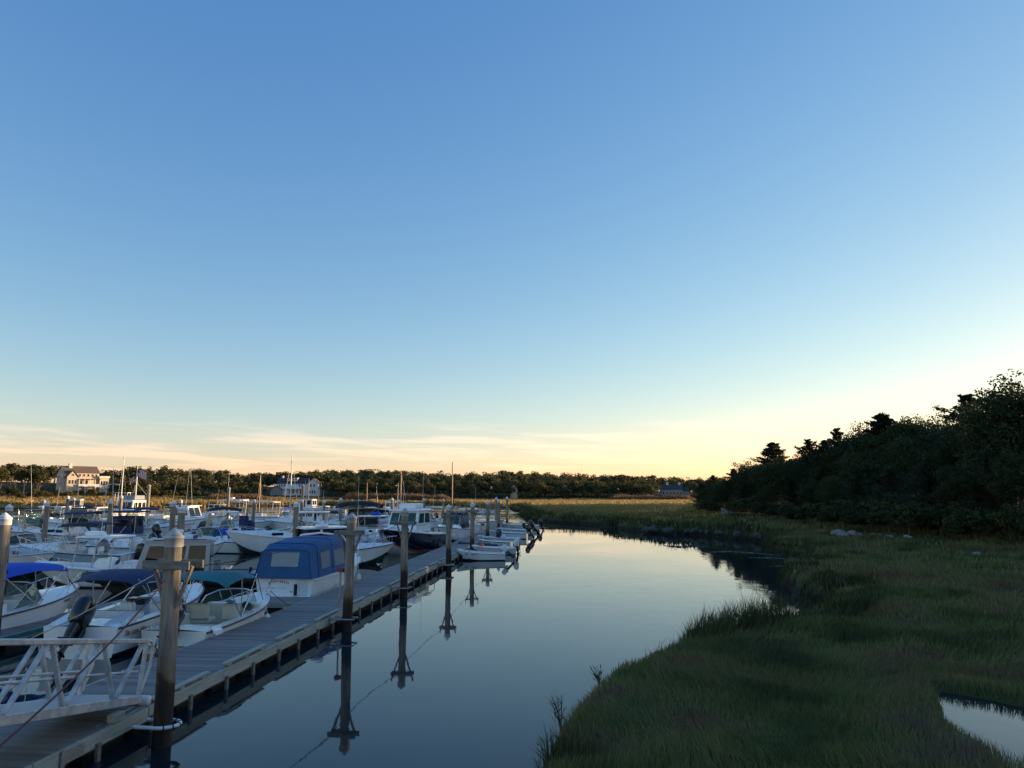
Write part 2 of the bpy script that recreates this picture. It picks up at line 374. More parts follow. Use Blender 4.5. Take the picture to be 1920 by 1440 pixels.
cap_old_m = mat('dull_pile_cap', (.40, .42, .43), .6, var=.2, scale=5)
plank_m = mat('grey_composite_decking', (.25, .22, .205), .7, col2=(.16, .14, .132), scale=3.5, stretch=(.35, 6, 1), bump=.3, bscale=30, lo=.3, hi=.72)
fascia_m = wood_mat('treated_fascia_wood', (.45, .46, .38), (.28, .285, .235), scale=5, stretch=(6, .25, 3))
t = plank_m.node_tree; b = t.nodes['Principled BSDF']; src = b.inputs['Base Color'].links[0].from_socket          # every plank weathered a little differently
oi = N(t, 'ShaderNodeObjectInfo'); gi = N(t, 'ShaderNodeNewGeometry'); mr = N(t, 'ShaderNodeMapRange'); ad = N(t, 'ShaderNodeMath', operation='ADD'); fr_ = N(t, 'ShaderNodeMath', operation='FRACT')
t.links.new(oi.outputs['Random'], ad.inputs[0]); t.links.new(gi.outputs['Random Per Island'], ad.inputs[1]); t.links.new(ad.outputs[0], fr_.inputs[0]); t.links.new(fr_.outputs[0], mr.inputs[0])
mr.inputs['To Min'].default_value = .72; mr.inputs['To Max'].default_value = 1.25; hs = N(t, 'ShaderNodeHueSaturation'); t.links.new(mr.outputs[0], hs.inputs['Value']); t.links.new(src, hs.inputs['Color']); t.links.new(hs.outputs[0], b.inputs['Base Color'])
float_m = mat('black_dock_float', (.02, .021, .022), .6, var=.3, scale=4)
teal_m = mat('teal_rub_strip', (.03, .20, .19), .5, var=.2, scale=3)
alu_m = mat('dull_aluminium', (.54, .555, .55), .5, metal=.35, var=.22, scale=5)
steel_m = mat('galvanised_steel', (.34, .35, .36), .45, metal=.7, var=.2, scale=20)
black_m = mat('black_plastic', (.015, .015, .017), .45)
white_pvc = mat('white_pvc', (.72, .74, .74), .4, var=.06, scale=9)
rope_m = mat('maroon_cable', (.10, .03, .035), .8); wire_m = mat('pale_line', (.5, .52, .52), .6); dline_m = mat('dark_line', (.05, .05, .055), .7)
def make_piling(h=3.77, r=.155, arms=True, hoop=False, cap=cap_m, seed=0, arm_z=3.1, yaw=0.0, tall=False, spread=False):
    e = empty('dock_piling'); rnd = random.Random(seed)
    mb = MB(); n = 14; rings = []
    lx, ly = rnd.uniform(-.012, .012), rnd.uniform(-.012, .012)
    for k in range(15):
        z = -1.6 + (h - .12 + 1.6) * k / 14
        rr = r * (1.09 - .13 * (z + 1.6) / (h + 1.6))
        rings.append([(lx * z + rr * (1 + .03 * math.sin(3 * a + k * .7 + seed) + rnd.uniform(-.015, .015)) * math.cos(a), ly * z + rr * (1 + .03 * math.cos(2 * a + seed)) * math.sin(a), z) for a in [2 * math.pi * i / n for i in range(n)]])
    mb.loft(rings); mb.build('pole', pile_m, e)
    tx, ty = lx * h, ly * h
    c = MB(); rc = r * 1.1
    c.lathe([(rc * .98, h - .34 if not tall else h - .2), (rc, h - .33 if not tall else h - .19), (rc * .99, h - .19), (rc * 1.07, h - .185), (rc * 1.07, h - .16), (rc * .55, h - .07), (rc * .12, h), (.004, h + .004)], (tx, ty, 0), 14)
    c.build('cap', cap, e)
    if arms:
        for s in (-1, 1):
            a = MB(); Mx = Matrix.Rotation(yaw, 4, 'Z')
            ln = .92 + rnd.uniform(-.06, .06); off = rnd.uniform(-.05, .05)
            a.box((off, s * (r + .02), arm_z), (ln, .055, .15), Mx, .008); a.build('cross_arm', arm_m, e)
        for s in (-1, 1):
            bm = MB(); bm.sm = False
            p0 = Vector((s * (.40 if not spread else .46), 0, arm_z - .02 + (.28 if spread else 0))); p1 = Vector((s * .10, 0, arm_z - .78)); d = (p0 - p1); L_ = d.length; d.normalize()
            q = d.to_track_quat('Z', 'Y').to_matrix().to_4x4(); q.translation = (p0 + p1) / 2
            bm.box((0, 0, 0), (.075, .06, L_), Matrix.Rotation(yaw, 4, 'Z') @ q, .008); bm.build('brace', arm_m, e)
    if hoop:
        hb = MB(); pts = []
        for k in range(15):
            a = math.pi * (-.62 + 1.24 * k / 14); pts.append((.02 + .27 * math.cos(a), .25 * math.sin(a), .36))
        pts = [(-.42, -.21, .36)] + pts + [(-.42, .21, .36)]
        hb.tube(pts, .034, 8); ho = hb.build('guide_hoop', white_pvc, e)
        for k in range(3, 13, 2):
            bb = MB(); a = math.pi * (-.62 + 1.24 * k / 14); bb.lathe([(.041, -.011), (.041, .011)], (0, 0, 0), 8, Matrix.Translation((.02 + .27 * math.cos(a), .25 * math.sin(a), .36)) @ Matrix.Rotation(a, 4, 'Z') @ Matrix.Rotation(R(90), 4, 'X'))
            bb.build('tie', black_m, ho)
    return e
MAIN = [(303, 1398, 'tall grey piling with crossarm and white hoop beside the gangway'), (650, 1184, 'grey piling with crossarm in front of the blue canvas cruiser'), (757, 1120, 'piling with forked crossarm in front of the navy hulled boat'), (841, 1071, 'piling with crossarm and white foot ring before the first skiff'), (885, 1040, 'forked piling just behind the white scow-bowed skiff'), (914, 1019, 'forked grey piling beyond the skiffs, with a thin post beside it'), (935, 1003, 'piling with crossarm near the outer end of the dock'), (951, 992, 'bare piling at the outer end of the dock, rightmost of all')]
MAIN_XY = []
for i, (px, py, lab) in enumerate(MAIN):
    p = at(px, py); MAIN_XY.append(p)
    o = make_piling(h=3.77 if i < 7 else 4.0, arms=i < 7, hoop=i in (0, 3), seed=i + 1, arm_z=3.12, yaw=R(random.uniform(-8, 8)) + (R(-6) if i == 0 else 0), spread=i in (2, 3, 4, 5, 6), cap=cap_old_m if i in (0, 1, 2) else cap_m)
    o.location = (p.x, p.y, 0); tag(o, lab, 'piling', 'pilings along the channel side of the main dock')
FIELD = [  # image column, top row, distance, radius, arms
    (22, 961, 21.0, .165, 'thick white-capped piling at the left edge of the picture'), (31, 945, 38, .16, 'white-capped piling just behind the thick left edge piling'),
    (93, 936, 68, .155, 'flat-topped piling left of a leaning pair near the left'), (100, 940, 55, .17, 'stout capped piling in front of the two hardtop boats'),
    (137, 929, 78, .155, 'tall capped piling below the mansion on the left'), (149, 933, 108, .14, 'slim capped piling right of the one below the mansion'),
    (216, 936, 58, .16, 'capped piling left of the tallest white mast'), (236, 928, 80, .17, 'capped piling at the foot of the tallest left mast'),
    (286, 908, 92, .2, 'tall uncapped grey pile right of the flagged pilothouse'), (334, 939, 46, .165, 'left one of the close trio of pilings mid harbour'),
    (350, 948, 36, .165, 'nearest of the close trio of pilings mid harbour'), (347, 936, 72, .15, 'farthest of the close trio of pilings mid harbour'),
    (434, 913, 92, .18, 'tall slim pile left of the rigged tan mast'), (470, 935, 98, .155, 'left of two pilings below the rigged tan mast'),
    (482, 936, 74, .16, 'right of two pilings below the rigged tan mast'), (572, 908, 96, .18, 'tall pale pile in front of the white shingled house'),
    (570, 936, 84, .155, 'capped piling behind the nearest one by the tall mast'), (562, 940, 46, .165, 'nearest capped piling left of the blue canvas cruiser top'),
    (612, 937, 88, .155, 'capped piling beside the white boat with dark bimini hoop'), (643, 933, 82, .155, 'capped piling above the crossarm of the cruiser piling'),
    (678, 936, 88, .155, 'grey-topped piling right of the large black bimini'), (738, 933, 100, .155, 'left of two pilings behind the navy hulled boat'),
    (751, 937, 82, .155, 'right of two pilings behind the navy hulled boat'), (797, 934, 90, .155, 'capped piling right of the navy boat flybridge'),
    (833, 935, 110, .15, 'grey piling beside the red-brown mast'), (931, 932, 92, .155, 'piling half hidden behind the outer crossarm piling')]
for i, (px, py, d, r, lab) in enumerate(FIELD):
    p = polar(px, d); top = at_depth(px, py, d).z
    o = make_piling(h=top, r=r, arms=False, seed=40 + i, cap=cap_old_m if i in (8, 12, 15, 2, 20) else cap_m, tall=i in (8, 12, 15))
    o.location = (p.x, p.y, 0); tag(o, lab, 'piling', 'pilings among the moored boats')
# ---- main floating dock
DX0, DX1, DY0, DY1, DZ = -10.2, -8.1, 2.0, 92.0, .46
dock = empty('floating_dock', (0, 0, 0), 0, 'long grey floating main dock running out along the channel', 'dock')
pitch = .143; npl = int((DY1 - DY0) / pitch)
def plank_mesh(w):
    mb = MB(); mb.box((0, 0, 0), (w, pitch - .007, .035), None, .006); return mb.mesh('plank', plank_m)
pms = [plank_mesh(DX1 - DX0 - .004 * k) for k in range(4)]
far_pl = MB()
for k in range(npl):
    y = DY0 + (k + .5) * pitch
    if 8.0 < y and sum(1 for _ in ()) == 0 and (y - 8.0) / pitch < 296:
        o = link('plank', pms[k % 4], dock, ((DX0 + DX1) / 2 + random.uniform(-.004, .004), y, DZ - .0175 + random.uniform(-.0015, .0015)))
        o.rotation_euler = (0, 0, random.uniform(-.0012, .0012))
    else: far_pl.box(((DX0 + DX1) / 2, y, DZ - .0175), (DX1 - DX0, pitch - .008, .035))
tag(far_pl.build('plank_run', plank_m, dock), kind='stuff')
fm = MB(); fm.box((0, 0, 0), (.05, 2.98, .24), None, .006); fme = fm.mesh('fascia_board', fascia_m)
cm = MB(); cm.box((0, 0, 0), (.13, 2.2, .045), None, .008); cme = cm.mesh('edge_rail', fascia_m)
bm_ = MB(); bm_.box((0, 0, 0), (.09, .16, .05)); bme = bm_.mesh('rail_block', fascia_m)
fl = MB(); fl.box((0, 0, 0), (1.5, 1.25, .42), None, .04); fle = fl.mesh('float', float_m)
jst = MB(); jst.box((0, 0, 0), (.06, .1, .34), None, .005); jme = jst.mesh('upright', arm_m)
y = DY0; k = 0
while y < DY1 - .1:
    for x, s in ((DX0 - .027, -1), (DX1 + .027, 1)):
        link('fascia_board', fme, dock, (x, y + 1.5, DZ - .125 + random.uniform(-.008, .008)))
    if y > 13.4:
        o = link('edge_rail', cme, dock, (DX1 - .05, y + 1.3, DZ + .075))
        for dy in (-.9, 0, .9): link('rail_block', bme, o, (0, dy, -.047))
    for f in (.75, 2.25): link('float', fle, dock, ((DX0 + DX1) / 2, y + f, .0))
    for f in (.1, 1.5): link('upright', jme, dock, (DX1 + .075, y + f, .12))
    y += 3.0; k += 1
# hinge plates and hardware on the side by the first piling
hw = MB(); hw.box((DX1 + .06, 11.9, DZ - .14), (.02, .5, .2), None, .004); hw.box((DX1 + .075, 11.62, DZ - .14), (.03, .1, .26), None, .004); hw.build('hinge_plate', steel_m, dock)
bl = MB(); bl.box((DX1 - .02, 13.1, DZ + .07), (.16, .3, .14), None, .008); bl.build('kerb_block', fascia_m, dock)
for yy in (24.4, 32.4, 43.2, 54.9): 
    hw = MB(); hw.box((DX1 + .09, yy, DZ - .1), (.07, .55, .22), None, .01); hw.tube([(DX1 + .1, yy - .24, DZ - .06), (DX1 + .85, yy - .24, DZ - .06), (DX1 + .85, yy + .24, DZ - .06), (DX1 + .1, yy + .24, DZ - .06)], .025); hw.build('pile_guide', steel_m, dock)
# cleats on both edges
def cleat_mesh():
    mb = MB(); mb.box((0, 0, .02), (.06, .14, .04), None, .008); mb.tube([(0, -.14, .075), (0, -.06, .06), (0, .06, .06), (0, .14, .075)], .016); mb.tube([(0, -.04, .03), (0, -.04, .06)], .018); mb.tube([(0, .04, .03), (0, .04, .06)], .018); return mb.mesh('cleat', steel_m)
cle = cleat_mesh()
for yy in (16.5, 20.5, 25.5, 29.5, 34, 38, 42.5, 47, 51, 55.5, 60, 64, 68, 73, 78): link('cleat', cle, dock, (DX0 + .12, yy, DZ)); 
for yy in (45, 49.5, 53, 57, 62, 66, 71, 75, 80, 85): link('cleat', cle, dock, (DX1 - .3, yy, DZ))
# ---- cross docks and finger piers with teal strips
def cross_dock(x0, x1, y0, y1, label, strip=True):
    e = empty('cross_dock', (0, 0, 0), 0, label, 'dock', 'side docks among the moored boats')
    cx, cy = (x0 + x1) / 2, (y0 + y1) / 2; w, l = x1 - x0, y1 - y0
    mb = MB(); along_x = w > l; n_ = int((w if along_x else l) / .145)
    for k in range(n_):
        if along_x: mb.box((x0 + (k + .5) * w / n_, cy, DZ - .0575), (w / n_ - .008, l, .035))
        else: mb.box((cx, y0 + (k + .5) * l / n_, DZ - .0575), (w, l / n_ - .008, .035))
    tag(mb.build('decking', plank_m, e), kind='stuff')
    for (c, d) in (((cx, y0 - .025, DZ - .14), (w, .05, .2)), ((cx, y1 + .025, DZ - .14), (w, .05, .2)), ((x0 - .025, cy, DZ - .14), (.05, l, .2)), ((x1 + .025, cy, DZ - .14), (.05, l, .2))):
        mb = MB(); mb.box(c, d, None, .005); mb.build('fascia_board', fascia_m, e)
    if strip:
        for (c, d) in (((cx, y0 - .06, DZ - .10), (w, .03, .11)), ((x1 + .06, cy, DZ - .10), (.03, l, .11))):
            mb = MB(); mb.box(c, d, None, .005); mb.build('rub_strip', teal_m, e)
    nf = max(1, int(max(w, l) / 2.2))
    for k in range(nf):
        mb = MB()
        if along_x: mb.box((x0 + (k + .5) * w / nf, cy, .02), (1.5, l * .9, .4), None, .04)
        else: mb.box((cx, y0 + (k + .5) * l / nf, .02), (w * .9, 1.5, .4), None, .04)
        mb.build('float', float_m, e)
    return e
cross_dock(-13.4, -10.3, 27.6, 29.0, 'short grey finger dock between teal bimini boat and blue canvas cruiser', False)
cross_dock(-60, -10.3, 58.8, 60.6, 'wide cross dock with teal edge strip running left mid harbour')
cross_dock(-75, -10.3, 84.5, 86.2, 'farther cross dock with teal strip behind the mid harbour boats')
cross_dock(-17.3, -16.2, 17.5, 28, 'narrow finger dock between blue bimini boat and red lettered boat')
cross_dock(-29, -22, 43.5, 45, 'dark dock stub behind the white centre console', True)
cross_dock(-18.3, -17.2, 49, 58.7, 'finger pier beside the police boat stern pole')
cross_dock(-34.0, -32.8, 60.7, 70, 'finger pier left of the rolled curtain boat')
cross_dock(-23.4, -22.2, 60.7, 70, 'finger pier by the blue engine covers')
for (px, py, hgt, lab) in ((553, 1131, .75, 'short grey post at the finger dock by the cruiser stern'), (468, 1105, 1.0, 'thin dark post standing in open water behind the teal bimini'), (915, 1012, 2.2, 'thin plain post leaning beside a forked piling')):
    p = at(px, py, 0); mb = MB(); mb.tube([(0, 0, -1.2), (0, 0, .2), (.01, 0, hgt)], [.085, .08, .075], 10); o = mb.build('mooring_post', pile_m); o.location = (p.x, p.y, 0); tag(o, lab, 'post')
# ---- aluminium gangway: comes down from the quay on the left onto the dock
g_end = Vector((-8.78, 13.95, DZ)); slope = R(10.4); g_len = 11.5
gang = empty('gangway', g_end, 0, 'aluminium truss gangway sloping down onto the near dock', 'gangway')
gang.rotation_euler = (slope, 0, R(180 + 3.4))        # local +Y runs up the gangway, towards the quay
HW, TH = .56, 1.06
for s in (-1, 1):
    mb = MB(); mb.box((s * HW, g_len / 2 + .02, .13), (.07, g_len, .15), None, .01); mb.build('bottom_chord', alu_m, gang)
    mb = MB(); mb.box((s * HW, g_len / 2 + .10, TH + .1), (.10, g_len, .085), None, .014); mb.build('handrail', alu_m, gang)
    mb = MB(); mb.tube([(s * (HW - .05), .2, .62), (s * (HW - .05), g_len, .62)], .024, 8); mb.build('mid_rail', alu_m, gang)
    mb = MB(); a = [(s * HW, .10, TH + .1), (s * HW, .0, TH + .1)]
    for k in range(7): th = math.pi / 2 * k / 6; a.append((s * HW, -.0 - .16 * math.sin(th), TH + .1 - .16 * (1 - math.cos(th))))
    a += [(s * HW, -.16, TH - .35), (s * HW, .06, .26)]
    mb.tube(a, .026, 8); mb.build('end_loop', alu_m, gang)
    def member(y0, y1, w=.06):
        p0, p1 = Vector((s * HW, y0, .2)), Vector((s * HW, y1, TH + .06)); d = p1 - p0; L_ = d.length; d.normalize()
        q = d.to_track_quat('Z', 'X').to_matrix().to_4x4(); q.translation = (p0 + p1) / 2
        mb = MB(); mb.box((0, 0, 0), (w, .07, L_), q, .006); return mb
    member(.12, .12).build('upright', alu_m, gang)
    k = 0; y = .2
    while y + 1.45 < g_len:
        member(y + .74, y + .05).build('diagonal', alu_m, gang); member(y + .82, y + 1.38).build('diagonal', alu_m, gang)
        y += 1.46
    rl = MB(); rl.lathe([(.03, -.09), (.095, -.085), (.095, .085), (.03, .09)], (0, 0, 0), 14, Matrix.Translation((s * (HW + .02), -.12, .095)) @ Matrix.Rotation(R(90), 4, 'Y')); rl.build('roller', white_pvc, gang)
mb = MB(); mb.box((0, g_len / 2 + .05, .19), (2 * HW - .1, g_len, .03)); mb.build('walkway', mat('ribbed_walkway', (.42, .43, .44), .5, metal=.4, var=.1, bump=.4, bscale=60), gang)
mb = MB(); mb.box((0, -.3, .05), (1.0, .5, .02), Matrix.Rotation(-slope * .6, 4, 'X')); mb.build('toe_plate', steel_m, gang)
mb = MB(); 
for xx in (-.62, -.45): mb.box((xx, .55, .0), (.05, 1.3, .02), Matrix.Rotation(-slope, 4, 'X'))
mb.build('roller_track', steel_m, gang)
# ---- lines strung from piling to piling
def sag_line(name, a, b, sag, m, r, label, cat='line', group=None, n=14):
    a, b = Vector(a), Vector(b); pts = []
    for k in range(n + 1):
        t_ = k / n; p = a.lerp(b, t_); p.z -= sag * 4 * t_ * (1 - t_); pts.append(p - a)
    mb = MB(); mb.tube(pts, r, 5); o = mb.build(name, m); o.location = a
    return tag(o, label, cat, group)
A = [Vector((p.x + random.uniform(-.2, .1), p.y, 3.22)) for p in MAIN_XY]
ab = ['from the gangway piling to the cruiser piling', 'from the cruiser piling to the navy boat piling', 'from the navy boat piling to the ringed piling', 'from the ringed piling to the skiff piling', 'between the forked pilings farther out', 'to the outermost crossarm piling']
for i in range(6): sag_line('overhead_cable', A[i] - Vector((.2, 0, .2)), A[i + 1] - Vector((.2, 0, .05)), .22, rope_m if i == 0 else dline_m, .011, 'thin cable sagging ' + ab[i], 'cable', 'overhead cables along the main dock')
sag_line('guy_rope', MAIN_XY[0] + Vector((-.05, -.16, 2.85)), at_depth(-60, 1450, 6.3), .12, rope_m, .012, 'maroon rope slanting from the near piling across the gangway', 'rope')
sag_line('guy_line', MAIN_XY[0] + Vector((-.1, -.1, 3.05)), at_depth(38, 1206, 17.5), .05, wire_m, .012, 'pale line slanting from the near piling across the outboard boat', 'line')
# dock pedestals (hose reel posts)
def pedestal(x, y, label):
    e = empty('dock_pedestal', (x, y, DZ), 0, label, 'post', 'service posts on the main dock')
    mb = MB(); mb.tube([(0, 0, 0), (0, 0, 1.25)], .035, 8); mb.box((0, 0, .01), (.2, .2, .02), None, .004); mb.tube([(-.15, 0, .02), (0, 0, .5)], .018, 6); mb.build('stand', steel_m, e)
    mb = MB(); mb.box((0, 0, 1.32), (.2, .14, .16), None, .03); mb.build('valve_box', mat('faded_red_paint', (.28, .05, .045), .6, var=.2), e)
    mb = MB(); mb.lathe([(.02, -.03), (.09, -.03), (.09, .03), (.02, .03)], (0, 0, 0), 12, Matrix.Translation((.18, 0, 1.3)) @ Matrix.Rotation(R(90), 4, 'X')); mb.tube([(0, 0, 1.3), (.18, 0, 1.3)], .02, 6); mb.build('hose_reel', black_m, e)
p = at(674, 1143, DZ); pedestal(DX1 - .16, p.y, 'red-topped hose post beside the cruiser piling')
p = at(904, 1014, DZ); pedestal(DX1 - .2, 64.0, 'hose post far out between two forked pilings')
# ------------------------------------------------------------------ trees
def leaf_mat(name, cols, hue=.06):
    """foliage: every leaf and every tree a slightly different green"""
    m = bpy.data.materials.new(name); m.use_nodes = True; t = m.node_tree; b = t.nodes['Principled BSDF']
    b.inputs['Roughness'].default_value = .7; b.inputs['Specular IOR Level'].default_value = .25
    g = N(t, 'ShaderNodeNewGeometry'); r = N(t, 'ShaderNodeValToRGB'); t.links.new(g.outputs['Random Per Island'], r.inputs[0])
    e = r.color_ramp.elements; e[0].color = (*cols[0], 1); e[1].color = (*cols[-1], 1)
    for i, c in enumerate(cols[1:-1]): q = e.new((i + 1) / (len(cols) - 1)); q.color = (*c, 1)
    oi = N(t, 'ShaderNodeObjectInfo'); h = N(t, 'ShaderNodeHueSaturation')
    mr = N(t, 'ShaderNodeMapRange'); t.links.new(oi.outputs['Random'], mr.inputs[0]); mr.inputs['To Min'].default_value = .5 - hue; mr.inputs['To Max'].default_value = .5 + hue * .5
    mv = N(t, 'ShaderNodeMapRange'); t.links.new(oi.outputs['Random'], mv.inputs[0]); mv.inputs['To Min'].default_value = 1.25; mv.inputs['To Max'].default_value = .7
    t.links.new(mr.outputs[0], h.inputs['Hue']); t.links.new(mv.outputs[0], h.inputs['Value']); t.links.new(r.outputs[0], h.inputs['Color']); t.links.new(h.outputs[0], b.inputs['Base Color'])
    tr = N(t, 'ShaderNodeBsdfTranslucent'); t.links.new(h.outputs[0], tr.inputs['Color']); mx = N(t, 'ShaderNodeMixShader'); mx.inputs[0].default_value = .25
    o = t.nodes['Material Output']; t.links.new(b.outputs[0], mx.inputs[1]); t.links.new(tr.outputs[0], mx.inputs[2]); t.links.new(mx.outputs[0], o.inputs['Surface'])
    return m
bark_m = mat('tree_bark', (.11, .085, .065), .9, col2=(.05, .04, .03), scale=8, stretch=(1, 1, .2), bump=.5, bscale=14)
oak_m = leaf_mat('oak_foliage', [(.026, .046, .016), (.038, .062, .021), (.050, .076, .027)], .02)
far_m = leaf_mat('hill_foliage', [(.055, .065, .024), (.09, .10, .036), (.13, .13, .05)], .05)
pine_m = leaf_mat('pine_foliage', [(.04, .05, .018), (.08, .085, .028), (.13, .12, .042)], .03)
cedar_m = leaf_mat('red_cedar_foliage', [(.017, .034, .020), (.025, .046, .026), (.034, .058, .031)], .02)
shrub_m = leaf_mat('shrub_foliage', [(.05, .06, .018), (.10, .11, .03), (.15, .14, .045)], .05)
def cards(rg, c, ax, ln, wd):
    """diamond leaves: centres c, long axes ax"""
    n = len(c); rnd = rg.normal(size=(n, 3)); s = np.cross(ax, rnd); s /= np.linalg.norm(s, axis=1, keepdims=True) + 1e-9
    l = (ln * rg.uniform(.6, 1.3, n))[:, None]; w_ = (wd * rg.uniform(.6, 1.3, n))[:, None]
    v = np.stack([c - ax * l / 2, c + s * w_ / 2 + ax * l * .08, c + ax * l / 2, c - s * w_ / 2 + ax * l * .08], 1).reshape(-1, 3)
    return v, np.arange(4 * n).reshape(-1, 4)
def unit(v): return v / (np.linalg.norm(v, axis=1, keepdims=True) + 1e-9)
def crown_broad(seed, n_cl=60, n_lf=70, leaf=.055, flat=.8, lobes=.35, base=.25):
    """unit-height crown (top at z=1)"""
    rg = np.random.default_rng(seed); d = unit(rg.normal(size=(n_cl, 3))); d[:, 2] = np.abs(d[:, 2]) * 1.1 - .35; d = unit(d)
    rr = rg.uniform(.35, 1, n_cl) ** .5 * (1 - lobes * rg.random(n_cl))
    hz = (1 - base) / 2; cz = base + hz
    cc = d * rr[:, None] * np.array([.36, .36, hz * .86]) * np.array([1, 1, 1]); cc[:, 2] += cz
    cr = rg.uniform(.07, .13, n_cl) * min(1.0, (90 / n_cl) ** .4)
    v = []
    for i in range(n_cl):
        q = unit(rg.normal(size=(n_lf, 3))) * (cr[i] * rg.uniform(.35, 1.05, n_lf) ** .6)[:, None]; q[:, 2] *= flat
        v.append(cc[i] + q)
    c = np.vstack(v); ax = unit(rg.normal(size=c.shape) + np.array([0, 0, .15]))
    c[:, 2] *= 1 / max(c[:, 2].max(), .01); 
    return cards(rg, c, ax, leaf, leaf * .62), cc
def crown_cedar(seed, n_br=150, n_lf=34, leaf=.05, wid=.24, ragged=.35):
    rg = np.random.default_rng(seed); C = []; A_ = []
    for i in range(n_br):
        z = .05 + .95 * (i + rg.random()) / n_br; az = i * 2.399 + rg.normal() * .4
        L_ = wid * (1 - z) ** .75 * (1 + rg.normal() * ragged) + .012
        L_ = max(.01, L_ * (1.35 if rg.random() < .12 else 1)); up = rg.uniform(.1, .55) + .5 * max(0, z - .8)
        s = rg.random(n_lf) ** .7; dirv = np.array([math.cos(az), math.sin(az), 0])
        p = dirv * (s * L_)[:, None]; p[:, 2] += z + L_ * (up * s ** 1.6 - .12 * s) 
        p += rg.normal(size=p.shape) * (.004 + .008 * (1 - z) + .018 * L_ / wid * (1 - .6 * s))[:, None]
        a = dirv + np.array([0, 0, up]) + rg.normal(size=(n_lf, 3)) * .45
        C.append(p); A_.append(unit(a))
    c = np.vstack(C); c[:, 2] /= np.percentile(c[:, 2], 99.9)
    return cards(rg, c, np.vstack(A_), leaf, leaf * .5)
def trunk_mesh(name, seed, h=.75, r=.02, limbs=7, spread=.28, base=.3):
    rnd = random.Random(seed); mb = MB()
    pts = [(rnd.uniform(-.01, .01) * k, rnd.uniform(-.01, .01) * k, -.06 + (h + .06) * k / 6) for k in range(7)]
    mb.tube(pts, [r * 1.5, r * 1.1, r, r * .85, r * .65, r * .45, r * .2], 7)
    for i in range(limbs):
        z = base + (h - base) * i / max(1, limbs); a = i * 2.4 + rnd.random(); l = spread * rnd.uniform(.6, 1.1)
        mb.tube([(0, 0, z), (math.cos(a) * l * .5, math.sin(a) * l * .5, z + l * .35), (math.cos(a) * l, math.sin(a) * l, z + l * .8)], [r * .5, r * .3, r * .08], 5)
    return mb.mesh(name, bark_m)
def kit(kind, seeds, **kw):
    out = []
    for s in seeds:
        if kind == 'cedar':
            v, f = crown_cedar(s, **kw); m = cedar_m; tk = trunk_mesh('trunk', s, .9, .016, 10, .14, .1)
        else:
            m = kw.get('m', oak_m); k2 = {k: v for k, v in kw.items() if k != 'm'}
            (v, f), cc = crown_broad(s, **k2); tk = trunk_mesh('trunk', s, .72, .018)
        out.append((np_mesh('crown', v, f, [m]), tk))
    return out
CEDARS = kit('cedar', [1, 2, 3, 4, 5], n_br=170, n_lf=110, leaf=.023, ragged=.5, wid=.30)
BROAD = kit('broad', [11, 12, 13, 14, 15], n_cl=240, n_lf=92, leaf=.021, base=.02)
LOOSE = kit('broad', [21, 22], n_cl=130, n_lf=64, leaf=.021, lobes=.15)
FAR = kit('broad', [31, 32, 33, 34, 35, 36, 37], n_cl=70, n_lf=22, leaf=.075, m=far_m, base=-.12) + kit('broad', [38, 39, 40], n_cl=44, n_lf=30, leaf=.07, m=far_m, base=-.05, lobes=.6) + kit('broad', [44, 45], n_cl=50, n_lf=24, leaf=.07, m=pine_m, base=.1, flat=.45, lobes=.5)
PINES = kit('broad', [41, 42, 43], n_cl=60, n_lf=24, leaf=.07, m=pine_m, base=.22, flat=.5)
BUSH = kit('broad', [51, 52, 53], n_cl=45, n_lf=22, leaf=.11, m=shrub_m, base=.0)
DBUSH = kit('broad', [61, 62, 63], n_cl=60, n_lf=40, leaf=.075, m=oak_m, base=.0)
def plant(kitlist, i, name, x, y, h, wid, label, cat, group, z=None, sink=.05):
    cr, tk = kitlist[i % len(kitlist)]
    e = empty(name, (x, y, (zt(x, y) if z is None else z) - sink), random.uniform(0, 6.28), label, cat, group); e.scale = (h * wid, h * wid, h)
    link('crown', cr, e); link('trunk', tk, e)
    return e
